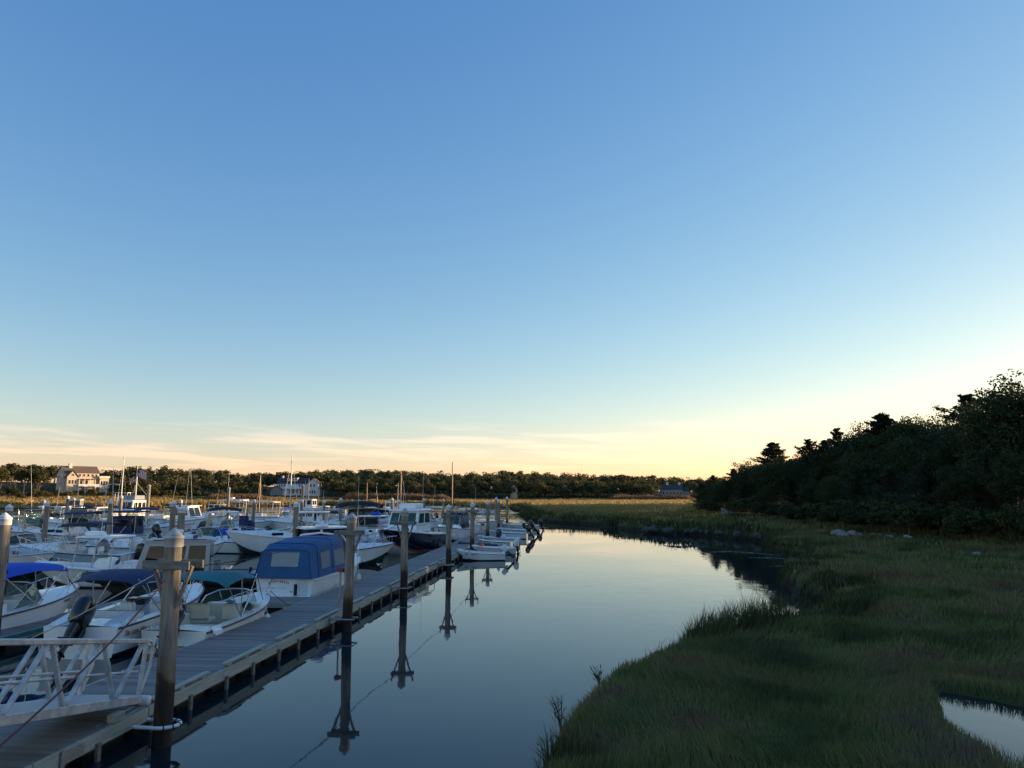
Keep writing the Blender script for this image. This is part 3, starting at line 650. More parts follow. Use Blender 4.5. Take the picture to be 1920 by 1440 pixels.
RIGHT = [  # column, top row, distance, kit, width
    (1312, 906, 132, 'c', 1.5, 'small rounded cedar at the left tip of the dark wood'), (1334, 892, 120, 'c', 1.5, 'bushy cedar second from the left tip of the dark wood'),
    (1372, 880, 114, 'c', 1.4, 'ragged cedar left of the spired cedar in the dark wood'), (1398, 864, 112, 'l', .9, 'flat-topped dark tree left of the spired cedar'),
    (1448, 832, 106, 'c', 1.75, 'wide cedar with a forked spire against the yellow sky'), (1424, 872, 104, 'b', 1.0, 'round dark tree in front of the spired cedar'),
    (1480, 862, 110, 'c', 1.2, 'narrow cedar right of the forked spire'), (1500, 866, 118, 'l', .8, 'thin see-through tree in the gap of the dark wood'),
    (1516, 826, 94, 'c', 1.1, 'upright cedar right of the sky gap in the wood'), (1546, 828, 92, 'c', 1.3, 'dense cedar with twin tips right of the sky gap'),
    (1570, 806, 90, 'c', .95, 'leaning thin-tipped cedar in the middle of the wood'), (1598, 812, 88, 'b', .9, 'dark round tree behind the thin-tipped cedar'),
    (1624, 792, 86, 'l', .9, 'open layered tree on the rising skyline'), (1656, 780, 84, 'c', 1.5, 'broad cedar on the high middle skyline'),
    (1692, 776, 84, 'b', 1.0, 'reddish dark oak on the high skyline'), (1730, 776, 82, 'l', 1.0, 'feathery oak left of the right-hand spire'),
    (1764, 774, 80, 'l', 1.0, 'lacy oak just left of the right-hand spire'), (1796, 786, 76, 'b', .9, 'low oak at the foot of the right-hand spire'),
    (1822, 744, 70, 'c', 1.35, 'pointed cedar spire near the right edge of the skyline'), (1852, 776, 72, 'l', .9, 'sparse tree right of the pointed spire'),
    (1888, 722, 64, 'l', 1.05, 'tall open-leaved tree near the right edge'), (1922, 694, 60, 'b', 1.1, 'tallest tree, cut by the right edge of the picture'),
    (1736, 862, 60, 'c', 1.7, 'blue-green cedar standing in front of the wood'), (1664, 880, 68, 'c', 1.5, 'dark cedar left of the blue-green one in front'),
    (1604, 880, 74, 'c', 1.5, 'dark bushy cedar above the pale boulders'), (1560, 892, 78, 'b', 1.2, 'dark round tree at the foot of the wood, above the riprap'),
    (1520, 896, 84, 'b', 1.2, 'low dark tree below the sky gap'), (1480, 898, 92, 'c', 1.5, 'low cedar in front of the spired cedar, to its right'),
    (1440, 905, 98, 'b', 1.2, 'low dark tree in front of the spired cedar'), (1392, 905, 104, 'c', 1.6, 'low cedar above the plank fence'),
    (1352, 912, 110, 'b', 1.2, 'low dark tree by the end of the plank fence'), (1796, 862, 57, 'b', 1.2, 'dark leafy tree right of the blue-green cedar'),
    (1850, 846, 55, 'c', 1.6, 'wide dark cedar low at the right'), (1905, 836, 53, 'b', 1.2, 'dark leafy tree low at the right edge'), (1620, 838, 80, 'b', 1.1, 'dark tree filling the middle of the wood'), (1700, 822, 76, 'b', 1.1, 'dark oak behind the blue-green cedar'), (1540, 862, 90, 'b', 1.0, 'dark tree under the twin-tipped cedar'), (1775, 822, 70, 'b', 1.1, 'dark tree between blue-green cedar and spire'), (1880, 790, 62, 'b', 1.1, 'dense dark tree under the tall open-leaved one')]
for i, (px, py, d, k, wd, lab) in enumerate(RIGHT):
    p = polar(px, d); z = zt(p.x, p.y); top = at_depth(px, py, d).z; h = max(3, top - z)
    kl = {'c': CEDARS, 'b': BROAD, 'l': LOOSE}[k]
    plant(kl, i, {'c': 'cedar_tree', 'b': 'broadleaf_tree', 'l': 'broadleaf_tree'}[k], p.x, p.y, h * 1.02, wd * (1.0 if k == 'c' else .95), lab, 'tree', 'trees of the dark wood on the right', z)
FILL = [1322, 1346, 1366, 1386, 1410, 1432, 1462, 1486, 1508, 1530, 1558, 1584, 1610, 1640, 1672, 1708, 1746, 1782]
for i, px in enumerate(FILL):
    d = float(np.interp(px, [1310, 1400, 1480, 1560, 1660, 1760, 1900], [122, 112, 104, 94, 84, 78, 66])); p = polar(px, d); z = zt(p.x, p.y)
    py = float(np.interp(px, [1310, 1336, 1372, 1400, 1448, 1480, 1500, 1516, 1546, 1598, 1624, 1656, 1730, 1800], [916, 900, 886, 876, 852, 868, 876, 842, 836, 820, 806, 792, 786, 788])) + random.uniform(-3, 4); h = at_depth(px, py, d).z - z
    plant(BROAD, i, 'broadleaf_tree', p.x, p.y, h, 1.25, nth(i) + ' dense dark tree from the left along the skyline of the wood', 'tree', 'trees of the dark wood on the right', z)
# the wood goes on beyond the frame, hidden trees added for its shade
rs = random.Random(5); k = 0
for (x, y) in [(46 + rs.uniform(-4, 4) + 9 * (j % 3), -14 + 5.2 * j) for j in range(17)] + [(39.5 + rs.uniform(-1, 1) + 3.5 * (j % 2), 14 + 3.3 * j) for j in range(14)] + [(polar(px, d).x, polar(px, d).y) for i_, d in enumerate(range(120, 250, 7)) for px in ((1412, 1490) if i_ % 2 else (1448,))]:
    h = rs.uniform(10, 12.5) if math.hypot(x, y) > 100 else rs.uniform(9, 10) if x > 44 else rs.uniform(6.8, 7.6); nm = 'cedar_tree' if k % 3 else 'broadleaf_tree'
    fw_ = -x * _sy + y * _cy; px_ = 960 + FPX * (x * _cy + y * _sy) / max(fw_, 1)
    if fw_ > 60 and px_ < 1640:                       # keep the back rows below the skyline of the front ones
        sil = float(np.interp(px_, [1300, 1330, 1360, 1400, 1450, 1480, 1500, 1530, 1570, 1620, 1640], [916, 903, 893, 880, 858, 872, 884, 846, 830, 808, 800])); h = min(h, max(3.0, at_depth(px_, sil + 8, fw_).z - zt(x, y)))
    plant(CEDARS if k % 3 else BROAD, k, nm, x, y, h, 1.25 if h > 8 else 1.7, 'dark tree in the depth of the wood on the right, added to block the low sun', 'tree', 'trees in the depth of the right-hand wood'); k += 1
for (px, d) in [(1470 + 28 * j, float(np.interp(1470 + 28 * j, [1470, 1560, 1660, 1760, 1930], [100, 92, 84, 74, 62])) + 12 * q) for j in range(17) for q in (0,)]:  # inner row added to close gaps where sun came through
    p = polar(px, d); plant(BROAD, k, 'broadleaf_tree', p.x, p.y, rs.uniform(6.5, 8.2), 1.5, 'dark tree in the depth of the wood on the right, added to block the low sun', 'tree', 'trees in the depth of the right-hand wood'); k += 1
# low shrubs along the foot of the wood
for j in range(30):
    px = 1322 + 20.5 * j + rs.uniform(-8, 8); d = np.interp(px, [1310, 1400, 1480, 1560, 1660, 1760, 1930], [112, 96, 80, 68, 60, 54, 49]) + rs.uniform(-1.5, 2.5); p = polar(px, d)
    plant(DBUSH, j, 'shrub', p.x, p.y, rs.uniform(1.4, 2.8), rs.uniform(1.2, 1.8), nth(j) + ' low dark shrub from the left along the foot of the wood', 'shrub', 'shrubs along the foot of the wood')
for j in range(96):  # shrub rows added out of view to keep low sun off the marsh
    xx = (38.5, 44.5, 51.0)[j % 3] + rs.uniform(-1.2, 1.2); yy = -26 + 2.9 * (j // 3) + rs.uniform(-.6, .6)
    if yy > 62 - (xx - 38): continue
    plant(DBUSH, j, 'shrub', xx, yy, rs.uniform(3.6, 5.0), 1.5, 'unseen dense shrub added beyond the right edge to block the sun', 'shrub', 'shrubs beyond the right edge')
# ------------------------------------------------------------------ the wooded shore beyond the marsh
SKY_X = [-200, 0, 60, 120, 200, 255, 300, 400, 480, 540, 650, 760, 850, 950, 1100, 1200, 1300, 1420]; SKY_Y = [868, 874, 868, 876, 884, 874, 872, 882, 889, 884, 882, 881, 887, 883, 888, 893, 897, 899]
EDGE = lambda px: float(np.interp(px, [-200, 0, 110, 170, 300, 480, 700, 950, 1150, 1330], [236, 248, 262, 290, 306, 330, 352, 372, 392, 412]))
HOUSES = [(115, 205, 300), (512, 608, 352), (1236, 1286, 430)]
cnt = 0; front_n = -1
for row in range(7):
    px = -60 + rs.uniform(0, 20)
    while px < 1400:
        d0 = EDGE(px); d = d0 + [2, 14, 30, 50, 78, 112, 150][row] + rs.uniform(-5, 5)
        blocked = any(a - 6 < px < b + 6 and d < hd + 26 for a, b, hd in HOUSES)
        if not blocked:
            p = polar(px, d); z = zt(p.x, p.y)
            toprow = np.interp(px, SKY_X, SKY_Y); ftop = [.50, .62, .74, .84, .92, 1.0, 1.0][row]
            py = 925 - (925 - toprow) * ftop + rs.gauss(0, 4.0 if row < 4 else 2.2); top = at_depth(px, py, d).z; h = min(max(4.5, top - z), 16)
            left_pines = px < 125 and row < 4
            if left_pines: h = max(h, 9.5)
            nm = 'pine_tree' if left_pines else 'broadleaf_tree'
            sec = 'pine in the stand left of the mansion across the marsh' if left_pines else 'rounded tree on the wooded shore between the mansion and the white house' if px < 512 else 'rounded tree on the wooded shore between the white house and the red-brown mast' if px < 850 else 'rounded tree on the wooded shore right of the red-brown mast'
            if row == 0 and not left_pines: front_n += 1; sec = nth(front_n) + ' front-row tree from the mansion along the far wooded shore'
            sec = ('' if row == 0 and not left_pines else 'front-row ' if row == 0 else 'hilltop ' if row >= 5 else 'mid-slope ') + sec
            plant(PINES if left_pines else FAR, rs.randrange(100), nm, p.x, p.y, h, rs.uniform(1.1, 2.0) if not left_pines else 1.0, sec, 'tree', 'trees of the wooded shore beyond the marsh', z, .2); cnt += 1
        px += (6.6 + .8 * row) / d * FPX * rs.uniform(.75, 1.25)
# pale shrubs between wood and marsh on the left
for j in range(46):
    px = -20 + 10.2 * j + rs.uniform(-4, 4); d = EDGE(px) - rs.uniform(4, 16); p = polar(px, d)
    plant(BUSH, j, 'shrub', p.x, p.y, rs.uniform(1.8, 3.4), rs.uniform(1.3, 2.0), nth(j) + ' pale green shrub from the left in the far marsh-edge thicket', 'shrub', 'shrubs between far wood and marsh')
for j, px in enumerate((905, 922, 950, 980, 1003, 1012, 1060, 1095, 1120, 645, 690)):
    p = polar(px, EDGE(px) - 5); plant(BUSH, j, 'shrub', p.x, p.y, rs.uniform(2.5, 4.5), 1.2, nth(j) + ' sunlit yellow-green bush at the far gold marsh edge', 'shrub', 'bushes at the edge of the far marsh')
print('far trees', cnt)
# ------------------------------------------------------------------ marsh grass (nobody could count it)
gr_m = bpy.data.materials.new('marsh_grass'); gr_m.use_nodes = True; t = gr_m.node_tree; b = t.nodes['Principled BSDF']
b.inputs['Roughness'].default_value = .65; b.inputs['Specular IOR Level'].default_value = .3
geo = N(t, 'ShaderNodeNewGeometry')
green = ramp(nz(.42, 6), [(.36, (.050, .068, .020)), (.45, (.120, .140, .042)), (.53, (.170, .170, .056)), (.60, (.19, .155, .070)), (.68, (.17, .115, .066))])
gold = ramp(nz(.05, 5), [(.3, (.30, .22, .085)), (.55, (.40, .29, .11)), (.72, (.27, .22, .09))])
ya = N(t, 'ShaderNodeVectorMath', operation='LENGTH'); t.links.new(geo.outputs['Position'], ya.inputs[0])
mr = N(t, 'ShaderNodeMapRange'); t.links.new(ya.outputs['Value'], mr.inputs[0])
for k_, v_ in (('From Min', 130), ('From Max', 235)): mr.inputs[k_].default_value = v_  # gold by distance again: sunlight on the far flats put into the colour
ad = N(t, 'ShaderNodeMath', operation='MULTIPLY_ADD'); t.links.new(nz(.03, 3), ad.inputs[0]); ad.inputs[1].default_value = .5; t.links.new(mr.outputs[0], ad.inputs[2])
sb = N(t, 'ShaderNodeMath', operation='SUBTRACT', use_clamp=True); t.links.new(ad.outputs[0], sb.inputs[0]); sb.inputs[1].default_value = .25
mx = N(t, 'ShaderNodeMixRGB'); t.links.new(sb.outputs[0], mx.inputs[0]); t.links.new(green, mx.inputs[1]); t.links.new(gold, mx.inputs[2])
hv = N(t, 'ShaderNodeHueSaturation'); mv = N(t, 'ShaderNodeMapRange'); t.links.new(geo.outputs['Random Per Island'], mv.inputs[0]); mv.inputs['To Min'].default_value = .7; mv.inputs['To Max'].default_value = 1.3
t.links.new(mv.outputs[0], hv.inputs['Value']); t.links.new(mx.outputs[0], hv.inputs['Color']); t.links.new(hv.outputs[0], b.inputs['Base Color'])
tr = N(t, 'ShaderNodeBsdfTranslucent'); t.links.new(hv.outputs[0], tr.inputs['Color']); ms = N(t, 'ShaderNodeMixShader'); ms.inputs[0].default_value = .3
t.links.new(b.outputs[0], ms.inputs[1]); t.links.new(tr.outputs[0], ms.inputs[2]); t.links.new(ms.outputs[0], t.nodes['Material Output'].inputs['Surface'])
tall_m = leaf_mat('tall_cordgrass', [(.030, .045, .016), (.06, .078, .026), (.10, .11, .04)], .02)
gold_m = gr_m.copy(); gold_m.name = 'gold_marsh_grass'
for n_ in gold_m.node_tree.nodes:
    if n_.type == 'MAP_RANGE' and abs(n_.inputs['To Min'].default_value - .7) < 1e-3: n_.inputs['To Min'].default_value = .88; n_.inputs['To Max'].default_value = 1.1
def blades(P, h, wd, lean, curl=True, rg=rng):
    """one bent blade per point: a quad and a tip"""
    n = len(P); a = rg.uniform(0, 2 * np.pi, n); s = np.stack([np.cos(a), np.sin(a), np.zeros(n)], 1) * (wd / 2)[:, None]
    L_ = np.stack([lean[:, 0], lean[:, 1], np.zeros(n)], 1)
    mid = P + np.stack([np.zeros(n), np.zeros(n), h * .55], 1) + L_ * (h * .3)[:, None]
    tip = P + np.stack([np.zeros(n), np.zeros(n), h * .95], 1) + L_ * h[:, None]
    if not curl:
        v = np.stack([P - s, P + s, tip + s * .3, tip - s * .3], 1).reshape(-1, 3); return v, np.arange(4 * n).reshape(-1, 4)
    v = np.stack([P - s, P + s, mid + s * .75, mid - s * .75, tip], 1).reshape(-1, 3); i = np.arange(n)[:, None] * 5
    return v, np.vstack([i + np.array([[0, 1, 2]]), i + np.array([[0, 2, 3]]), i + np.array([[3, 2, 4]])])
def sprinkle(d0, d1, dens, a0=-37, a1=37, dmin=.15, forest=-2.0):
    """even scatter over the visible sector on dry marsh"""
    area = R(a1 - a0) * (d1 * d1 - d0 * d0) / 2; n = int(area * dens)
    rr = np.sqrt(rng.uniform(d0 * d0, d1 * d1, n)); aa = rng.uniform(R(a0), R(a1), n)
    sx, fw = rr * np.sin(aa), rr * np.cos(aa); X = sx * _cy - fw * _sy; Y = sx * _sy + fw * _cy
    z, d = terrain(X, Y); f = -sdf(FOREST_EDGE, X, Y)
    k = (d > dmin) & (f < -forest)
    return X[k], Y[k], z[k], d[k], rr[k]
def lean_field(X, Y, amt=.7):
    return np.stack([vnoise(X, Y, 1.4, 8) - .5 + .6 * (vnoise(X, Y, 5, 9) - .5), vnoise(X, Y, 1.4, 10) - .5 + .6 * (vnoise(X, Y, 5, 11) - .5)], 1) * amt * (.5 + 1.2 * vnoise(X, Y, 3.0, 15)[:, None]) + rng.normal(size=(len(X), 2)) * .22
def patch_h(X, Y): return .42 + 1.15 * vnoise(X, Y, 2.6, 12) * vnoise(X, Y, .9, 13) + .35 * vnoise(X, Y, 7, 14)
def grass(name, d0, d1, dens, h0, w0, a0, a1, label, curl=True, lean=.7, m=gr_m, dmin=.15):
    X, Y, z, d, rr = sprinkle(d0, d1, dens, a0, a1, dmin)
    if d1 > 200:
        fw = -X * _sy + Y * _cy; px_ = 960 + FPX * (X * _cy + Y * _sy) / fw; q = np.linspace(-300, 1500, 60); e_ = np.interp(px_, q, [EDGE(a_) for a_ in q])
        k = fw < e_ - 3; X, Y, z = X[k], Y[k], z[k]
    h = h0 * patch_h(X, Y) * rng.uniform(.6, 1.25, len(X)); wv = w0 * rng.uniform(.7, 1.4, len(X))
    v, f = blades(np.stack([X, Y, z - .03], 1), h, wv, lean_field(X, Y, lean), curl)
    o = link(name, np_mesh(name, v, f, [m])); print(name, len(X)); return tag(o, label, 'grass', kind='stuff')
grass('near_grass', 9, 20, 680, .23, .013, -6, 40, 'dense dark green marsh grass on the near right bank')
grass('mid_grass', 20, 38, 230, .24, .026, -4, 40, 'dark green marsh grass on the bank around the inlet')
grass('far_grass', 38, 75, 46, .36, .065, -4, 40, 'dull green marsh grass below the dark wood', lean=.5)
grass('outer_grass', 75, 170, 9, .42, .18, -6, 36, 'olive marsh grass on the flat beyond the inlet', False, .4)
grass('gold_grass', 170, 440, 3.2, .6, .36, -40, 22, 'sunlit straw-gold marsh grass on the far flats', False, .3, gold_m)
straw_m = leaf_mat('dead_straw', [(.10, .085, .04), (.17, .14, .07), (.24, .20, .11)], .02)
def straw(name, d0, d1, dens, h0, w0, label):
    X, Y, z, d, rr = sprinkle(d0, d1, dens, -6, 40, .3); g = vnoise(X, Y, 1.7, 41) * vnoise(X, Y, 6, 42); k = g > .22; X, Y, z = X[k], Y[k], z[k]
    v, f = blades(np.stack([X, Y, z], 1), h0 * rng.uniform(.6, 1.3, len(X)), w0 * rng.uniform(.7, 1.4, len(X)), lean_field(X, Y, 2.0), True)
    tag(link(name, np_mesh(name, v, f, [straw_m])), label, 'grass', kind='stuff'); print(name, len(X))
straw('near_straw', 9, 22, 55, .34, .011, 'dead straw stems through the near marsh grass'); straw('mid_straw', 22, 60, 12, .40, .03, 'dead straw stems through the grass below the wood')
# tall cordgrass standing along the water's edge
def edge_grass(name, d0, d1, dens, h0, w0, a0, a1, lo, hi, label, m=tall_m):
    X, Y, z, d, rr = sprinkle(d0, d1, dens, a0, a1, lo); k = d < hi; X, Y, z = X[k], Y[k], z[k]
    k = sdf(pool, X, Y) > 1.6; X, Y, z = X[k], Y[k], z[k]
    g = vnoise(X, Y, .8, 21) * vnoise(X, Y, 3.5, 22); k = g > .14; X, Y, z, g = X[k], Y[k], z[k], g[k]
    h = h0 * (.5 + 1.3 * g) * rng.uniform(.55, 1.2, len(X))
    v, f = blades(np.stack([X, Y, z - .05], 1), h, w0 * rng.uniform(.7, 1.3, len(X)), lean_field(X, Y, .35), True)
    o = link(name, np_mesh(name, v, f, [m])); print(name, len(X)); return tag(o, label, 'grass', kind='stuff')
edge_grass('near_cordgrass', 9, 24, 420, .70, .016, -6, 40, -.25, .9, 'tall dark cordgrass fringing the near bank')
edge_grass('mid_cordgrass', 24, 70, 120, .45, .04, -4, 40, -.4, 1.6, 'tall cordgrass fringing the inlet')
edge_grass('far_cordgrass', 70, 230, 14, .9, .14, -12, 30, -.6, 2.4, 'dark cordgrass along the outer channel bank')
edge_grass('gold_cordgrass', 200, 320, 6, 1.3, .4, -40, 4, -.8, 4.0, 'brown-gold cordgrass along the far bank', gold_m)
# reed beds beyond the gold flats
reed_m = leaf_mat('reed_plumes', [(.16, .10, .055), (.24, .15, .085), (.30, .20, .11)], .01)
for (p0, p1, dd, lab, hh) in ((632, 858, 12, 'reddish brown reed bed left of the red-brown mast', 2.6), (1128, 1310, 10, 'reddish brown reed bed below the low dark house', 2.2), (380, 520, 14, 'dull brown reed strip below the trees left of the white house', 1.8)):
    n = 5200; px = rng.uniform(p0, p1, n); u_ = rng.random(n); e_ = np.array([EDGE(q) for q in np.linspace(p0, p1, 40)])
    d = np.interp(px, np.linspace(p0, p1, 40), e_) - dd - 12 * u_; sx = (px - 960) / FPX * d; X = sx * _cy - d * _sy; Y = sx * _sy + d * _cy
    z, _ = terrain(X, Y); edge = np.clip(np.minimum(px - p0, p1 - px) / 25, .35, 1)
    v, f = blades(np.stack([X, Y, z - .1], 1), hh * (.7 + .6 * vnoise(X, Y, 6, 31)) * edge * rng.uniform(.7, 1.15, n), .45 * rng.uniform(.6, 1.3, n), rng.normal(size=(n, 2)) * .12, False)
    tag(link('reed_bed', np_mesh('reed_bed', v, f, [reed_m])), lab, 'reeds', kind='stuff')
# ------------------------------------------------------------------ boats
gel = mat('white_gelcoat', (.86, .87, .87), .22, var=.05, scale=1.2, coat=.4)
gel2 = mat('cream_gelcoat', (.82, .79, .70), .28, var=.06, scale=1.2, coat=.3)
grey_gel = mat('pale_grey_gelcoat', (.64, .65, .65), .3, var=.06, scale=1.2, coat=.2)
beige_gel = mat('beige_gelcoat', (.62, .60, .54), .3, var=.07, scale=1.2, coat=.2)
navy_gel = mat('navy_hull_paint', (.008, .012, .028), .12, var=.2, scale=1, coat=.6)
green_gel = mat('dark_green_hull_paint', (.012, .05, .04), .25, var=.2, scale=1, coat=.3)
seag_gel = mat('sea_green_hull_paint', (.02, .16, .13), .4, var=.2, scale=2)
bot_dark = mat('dark_bottom_paint', (.03, .04, .045), .7, var=.3, scale=4)
bot_blue = mat('blue_bottom_paint', (.02, .06, .10), .7, var=.3, scale=4)
red_str = mat('red_boot_stripe', (.30, .045, .04), .5); navy_str = mat('navy_stripe', (.02, .03, .07), .35); blk_str = mat('black_stripe', (.02, .02, .024), .4)
deck_w = mat('white_nonskid_deck', (.80, .81, .82), .55, var=.06, scale=3, bump=.15, bscale=160, dist=.003)
deck_g = mat('grey_nonskid_deck', (.42, .42, .46), .6, var=.07, scale=3, bump=.15, bscale=160, dist=.003)
vinyl = mat('cream_vinyl', (.62, .59, .50), .5, var=.07, scale=5); vinyl_w = mat('white_vinyl', (.80, .81, .81), .5, var=.06, scale=5)
chrome = mat('polished_stainless', (.62, .63, .64), .18, metal=1.0)
cowl_b = mat('black_engine_cowl', (.012, .012, .014), .25, coat=.3); cowl_n = mat('blue_grey_engine_cowl', (.045, .055, .085), .22, metal=.3, coat=.4); cowl_w = mat('white_engine_cowl', (.68, .70, .72), .25, coat=.4); cowl_g = mat('grey_engine_cowl', (.22, .24, .26), .3, coat=.3)
cv_teal = mat('teal_canvas', (.012, .15, .175), .75, var=.12, scale=1.5, bump=.25, bscale=6); cv_navy = mat('navy_canvas', (.010, .022, .085), .75, var=.15, scale=1.5, bump=.25, bscale=6)
cv_royal = mat('royal_blue_canvas', (.008, .07, .48), .75, var=.12, scale=1.5, bump=.25, bscale=6); cv_blue = mat('mid_blue_canvas', (.014, .095, .25), .72, var=.12, scale=1.5, bump=.3, bscale=4)
cv_black = mat('black_canvas', (.012, .012, .016), .75, var=.2, scale=1.5); cv_green = mat('dark_green_canvas', (.01, .06, .05), .75, var=.2, scale=1.5)
cv_tan = mat('tan_rolled_curtain', (.52, .44, .28), .7, var=.2, scale=4)
gl_clear = glass('clear_windscreen', (.10, .16, .15), .34); gl_green = glass('green_tinted_glass', (.03, .10, .085), .75); gl_dark = glass('dark_cabin_glass', (.012, .018, .02), .92); gl_pale = glass('pale_window_film', (.42, .46, .47), .6, .12)
letter_red = mat('red_lettering', (.26, .035, .03), .5); letter_blk = mat('black_lettering', (.012, .012, .014), .5); letter_wht = mat('white_lettering', (.7, .72, .74), .4); letter_gld = mat('bronze_lettering', (.30, .22, .12), .45)
hyp_g = mat('dark_green_inflatable', (.018, .032, .030), .5, var=.2, scale=2); hyp_gr = mat('grey_inflatable', (.34, .36, .38), .5, var=.1, scale=2); hyp_bk = mat('black_inflatable', (.03, .033, .034), .5, var=.2, scale=2)
mast_alu = mat('silver_mast', (.62, .62, .60), .35, metal=.5); mast_tan = mat('varnished_mast', (.40, .20, .09), .4, var=.15, scale=8); mast_red = mat('red_brown_mast', (.30, .13, .08), .45, var=.15, scale=8); mast_wht = mat('white_mast', (.72, .68, .58), .4)
orange_m = mat('orange_red_buoy', (.65, .09, .05), .5)
def text_obj(txt, size, m, parent, M_, name='lettering', shear=0.0, sx=1.0):
    c = bpy.data.curves.new('txt', 'FONT'); c.body = txt; c.size = size; c.shear = shear; c.align_x = 'CENTER'; c.align_y = 'CENTER'; c.extrude = .002; c.resolution_u = 3
    o = bpy.data.objects.new('txt', c); COL.objects.link(o); bpy.context.view_layer.update()
    me = bpy.data.meshes.new_from_object(o); bpy.data.objects.remove(o); me.materials.clear(); me.materials.append(m); me.name = name
    me.transform(M_ @ Matrix.Diagonal((sx, 1, 1, 1)))
    return link(name, me, parent)
def side_M(x, y, z, star=True, rx=0.0, rz=0.0):
    """text lying on a hull side: starboard (-y) reads forward, port (+y) reads aft"""
    Rm = Matrix.Rotation(R(90) + rx, 4, 'X') if star else Matrix.Rotation(R(180), 4, 'Z') @ Matrix.Rotation(R(90) + rx, 4, 'X')
    return Matrix.Translation((x, y, z)) @ Matrix.Rotation(rz, 4, 'Z') @ Rm
class Boat:
    def __init__(s, name, label, x, y, hd, L=6.0, B=2.3, fb=1.05, fs=.7, hull=gel, bottom=bot_dark, stripe=None, deck=deck_w, cp=(.08, .62), floor=.25, side=.22, trunk=0.0, tr=(.55, .9), cat='boat', group='boats moored in the harbour', rail=navy_str, sugar=1.9, full=.45, closed=False, rub=True):
        s.L, s.B, s.fb, s.fs, s.cp, s.side, s.floor, s.trunk, s.tr, s.sugar, s.full = L, B, fb, fs, cp, side, floor, trunk, tr, sugar, full
        s.e = empty(name, (x, y, 0), R(hd), label, cat, group); s.hullm = hull; s.deckm = deck
        st = [0, .04, .1, .18, .27, .36, .45, .54, .62, .70, .77, .83, .88, .92, .95, .975, .99, 1.0]
        # hull shell
        def sec(t):
            b, zs = s.b(t), s.zs(t); bow = max(0, (t - .5) / .5)
            ch = b * (.88 - .34 * bow ** 1.3); zc = .06 + .62 * zs * bow ** 2.2
            kz = -.34 + (zs * .86 + .34) * max(0, (t - .72) / .28) ** 2.6
            zc = max(zc, kz + .01)
            pts = [(b, zs), (b * .985 + ch * .0, zs - .06), (b + (ch - b) * .42, zs + (zc - zs) * .45), (b + (ch - b) * .9, zs + (zc - zs) * .9), (ch, zc), (ch * .5, (zc + kz) / 2 - .02 * (1 - bow)), (0, kz)]
            return [(s.x(t) - s.rake(t, z), y_, z) for y_, z in pts]
        for tt in (0,): pass
        rs_ = [sec(t_) for t_ in st]
        ring = [[(x_, -y_, z_) for x_, y_, z_ in r_] + [(x_, y_, z_) for x_, y_, z_ in reversed(r_[:-1])] for r_ in rs_]
        mb = MB(); n = len(ring[0]); V = [p for r_ in ring for p in r_]
        for k in range(len(ring) - 1):
            for i in range(n - 1):
                band = min(i, n - 2 - i); mb.mi = 0
                mb.mi = 1 if band == 3 and stripe is not None else (2 if band >= 4 else 0)
                mb.add([V[k * n + i], V[k * n + i + 1], V[(k + 1) * n + i + 1], V[(k + 1) * n + i]], [(0, 1, 2, 3)], None, True)
        mb.mi = 0; mb.add(ring[0], [tuple(range(n))], None, False)
        me = mb.mesh('hull', [hull, stripe or hull, bottom])
        import bmesh
        bm = bmesh.new(); bm.from_mesh(me); bmesh.ops.remove_doubles(bm, verts=bm.verts, dist=.0008); bmesh.ops.recalc_face_normals(bm, faces=bm.faces); bm.to_mesh(me); bm.free()
        s.hull = link('hull', me, s.e)
        # deck and cockpit
        rows = []; t0, t1 = cp; eps = .004
        ts = sorted(set([t_ for t_ in st if t_ < .985] + [t0, t0 + eps, t1, t1 + eps, tr[0], tr[1], .983]))
        for t_ in ts:
            b, zs = s.b(t_) - .015, s.zs(t_) - .005; x_ = s.x(t_)
            inside = (t0 + eps / 2 < t_ < t1 + eps / 2) and not closed
            w_ = min(side, b * .6)
            if inside: half = [(b, zs), (b - w_, zs + .015), (b - w_ - .03, floor), (0, floor)]
            else:
                tk = s.th(t_); half = [(b, zs), (b - w_, zs + .02), (max(.0, b - w_ - .10 - tk * .25), zs + .03 + tk), (0, zs + .06 + tk * 1.08)]
            rows.append([(x_, -y_, z_) for y_, z_ in half] + [(x_, y_, z_) for y_, z_ in reversed(half[:-1])])
        mb = MB(); mb.grid(rows, None, False); s.deck = mb.build('deck', deck, s.e)
        if rub:
            for sg in (-1, 1):
                mb = MB(); mb.tube([(s.x(t_), sg * (s.b(t_) + .012), s.zs(t_) - .035) for t_ in st], .028, 5); mb.build('rub_rail', rail, s.e)
    def x(s, t): return -s.L / 2 + t * s.L
    def zs(s, t): return s.fs + (s.fb - s.fs) * max(0.0, t) ** s.sugar
    def b(s, t):
        f = s.full
        q = .92 + .08 * math.sin(math.pi / 2 * min(1, t / f)) if t < f else max(0.0, 1 - ((t - f) / (1 - f)) ** 2.3) ** .85
        return max(.012, s.B / 2 * q)
    def rake(s, t, z): return s.L * .11 * max(0, (t - .55) / .45) ** 2 * (1 - (z + .35) / (s.zs(t) + .35))
    def th(s, t):
        a, b_ = s.tr
        if s.trunk <= 0 or t < a - .01 or t > b_: return 0.0
        return s.trunk * min(1.0, (1 - ((t - a) / (b_ - a)) ** 2.0))
    def top(s, t): return s.zs(t) + .06 + s.th(t) * 1.08
    def add(s, name, mb, m, parent=None): return mb.build(name, m, parent or s.e)
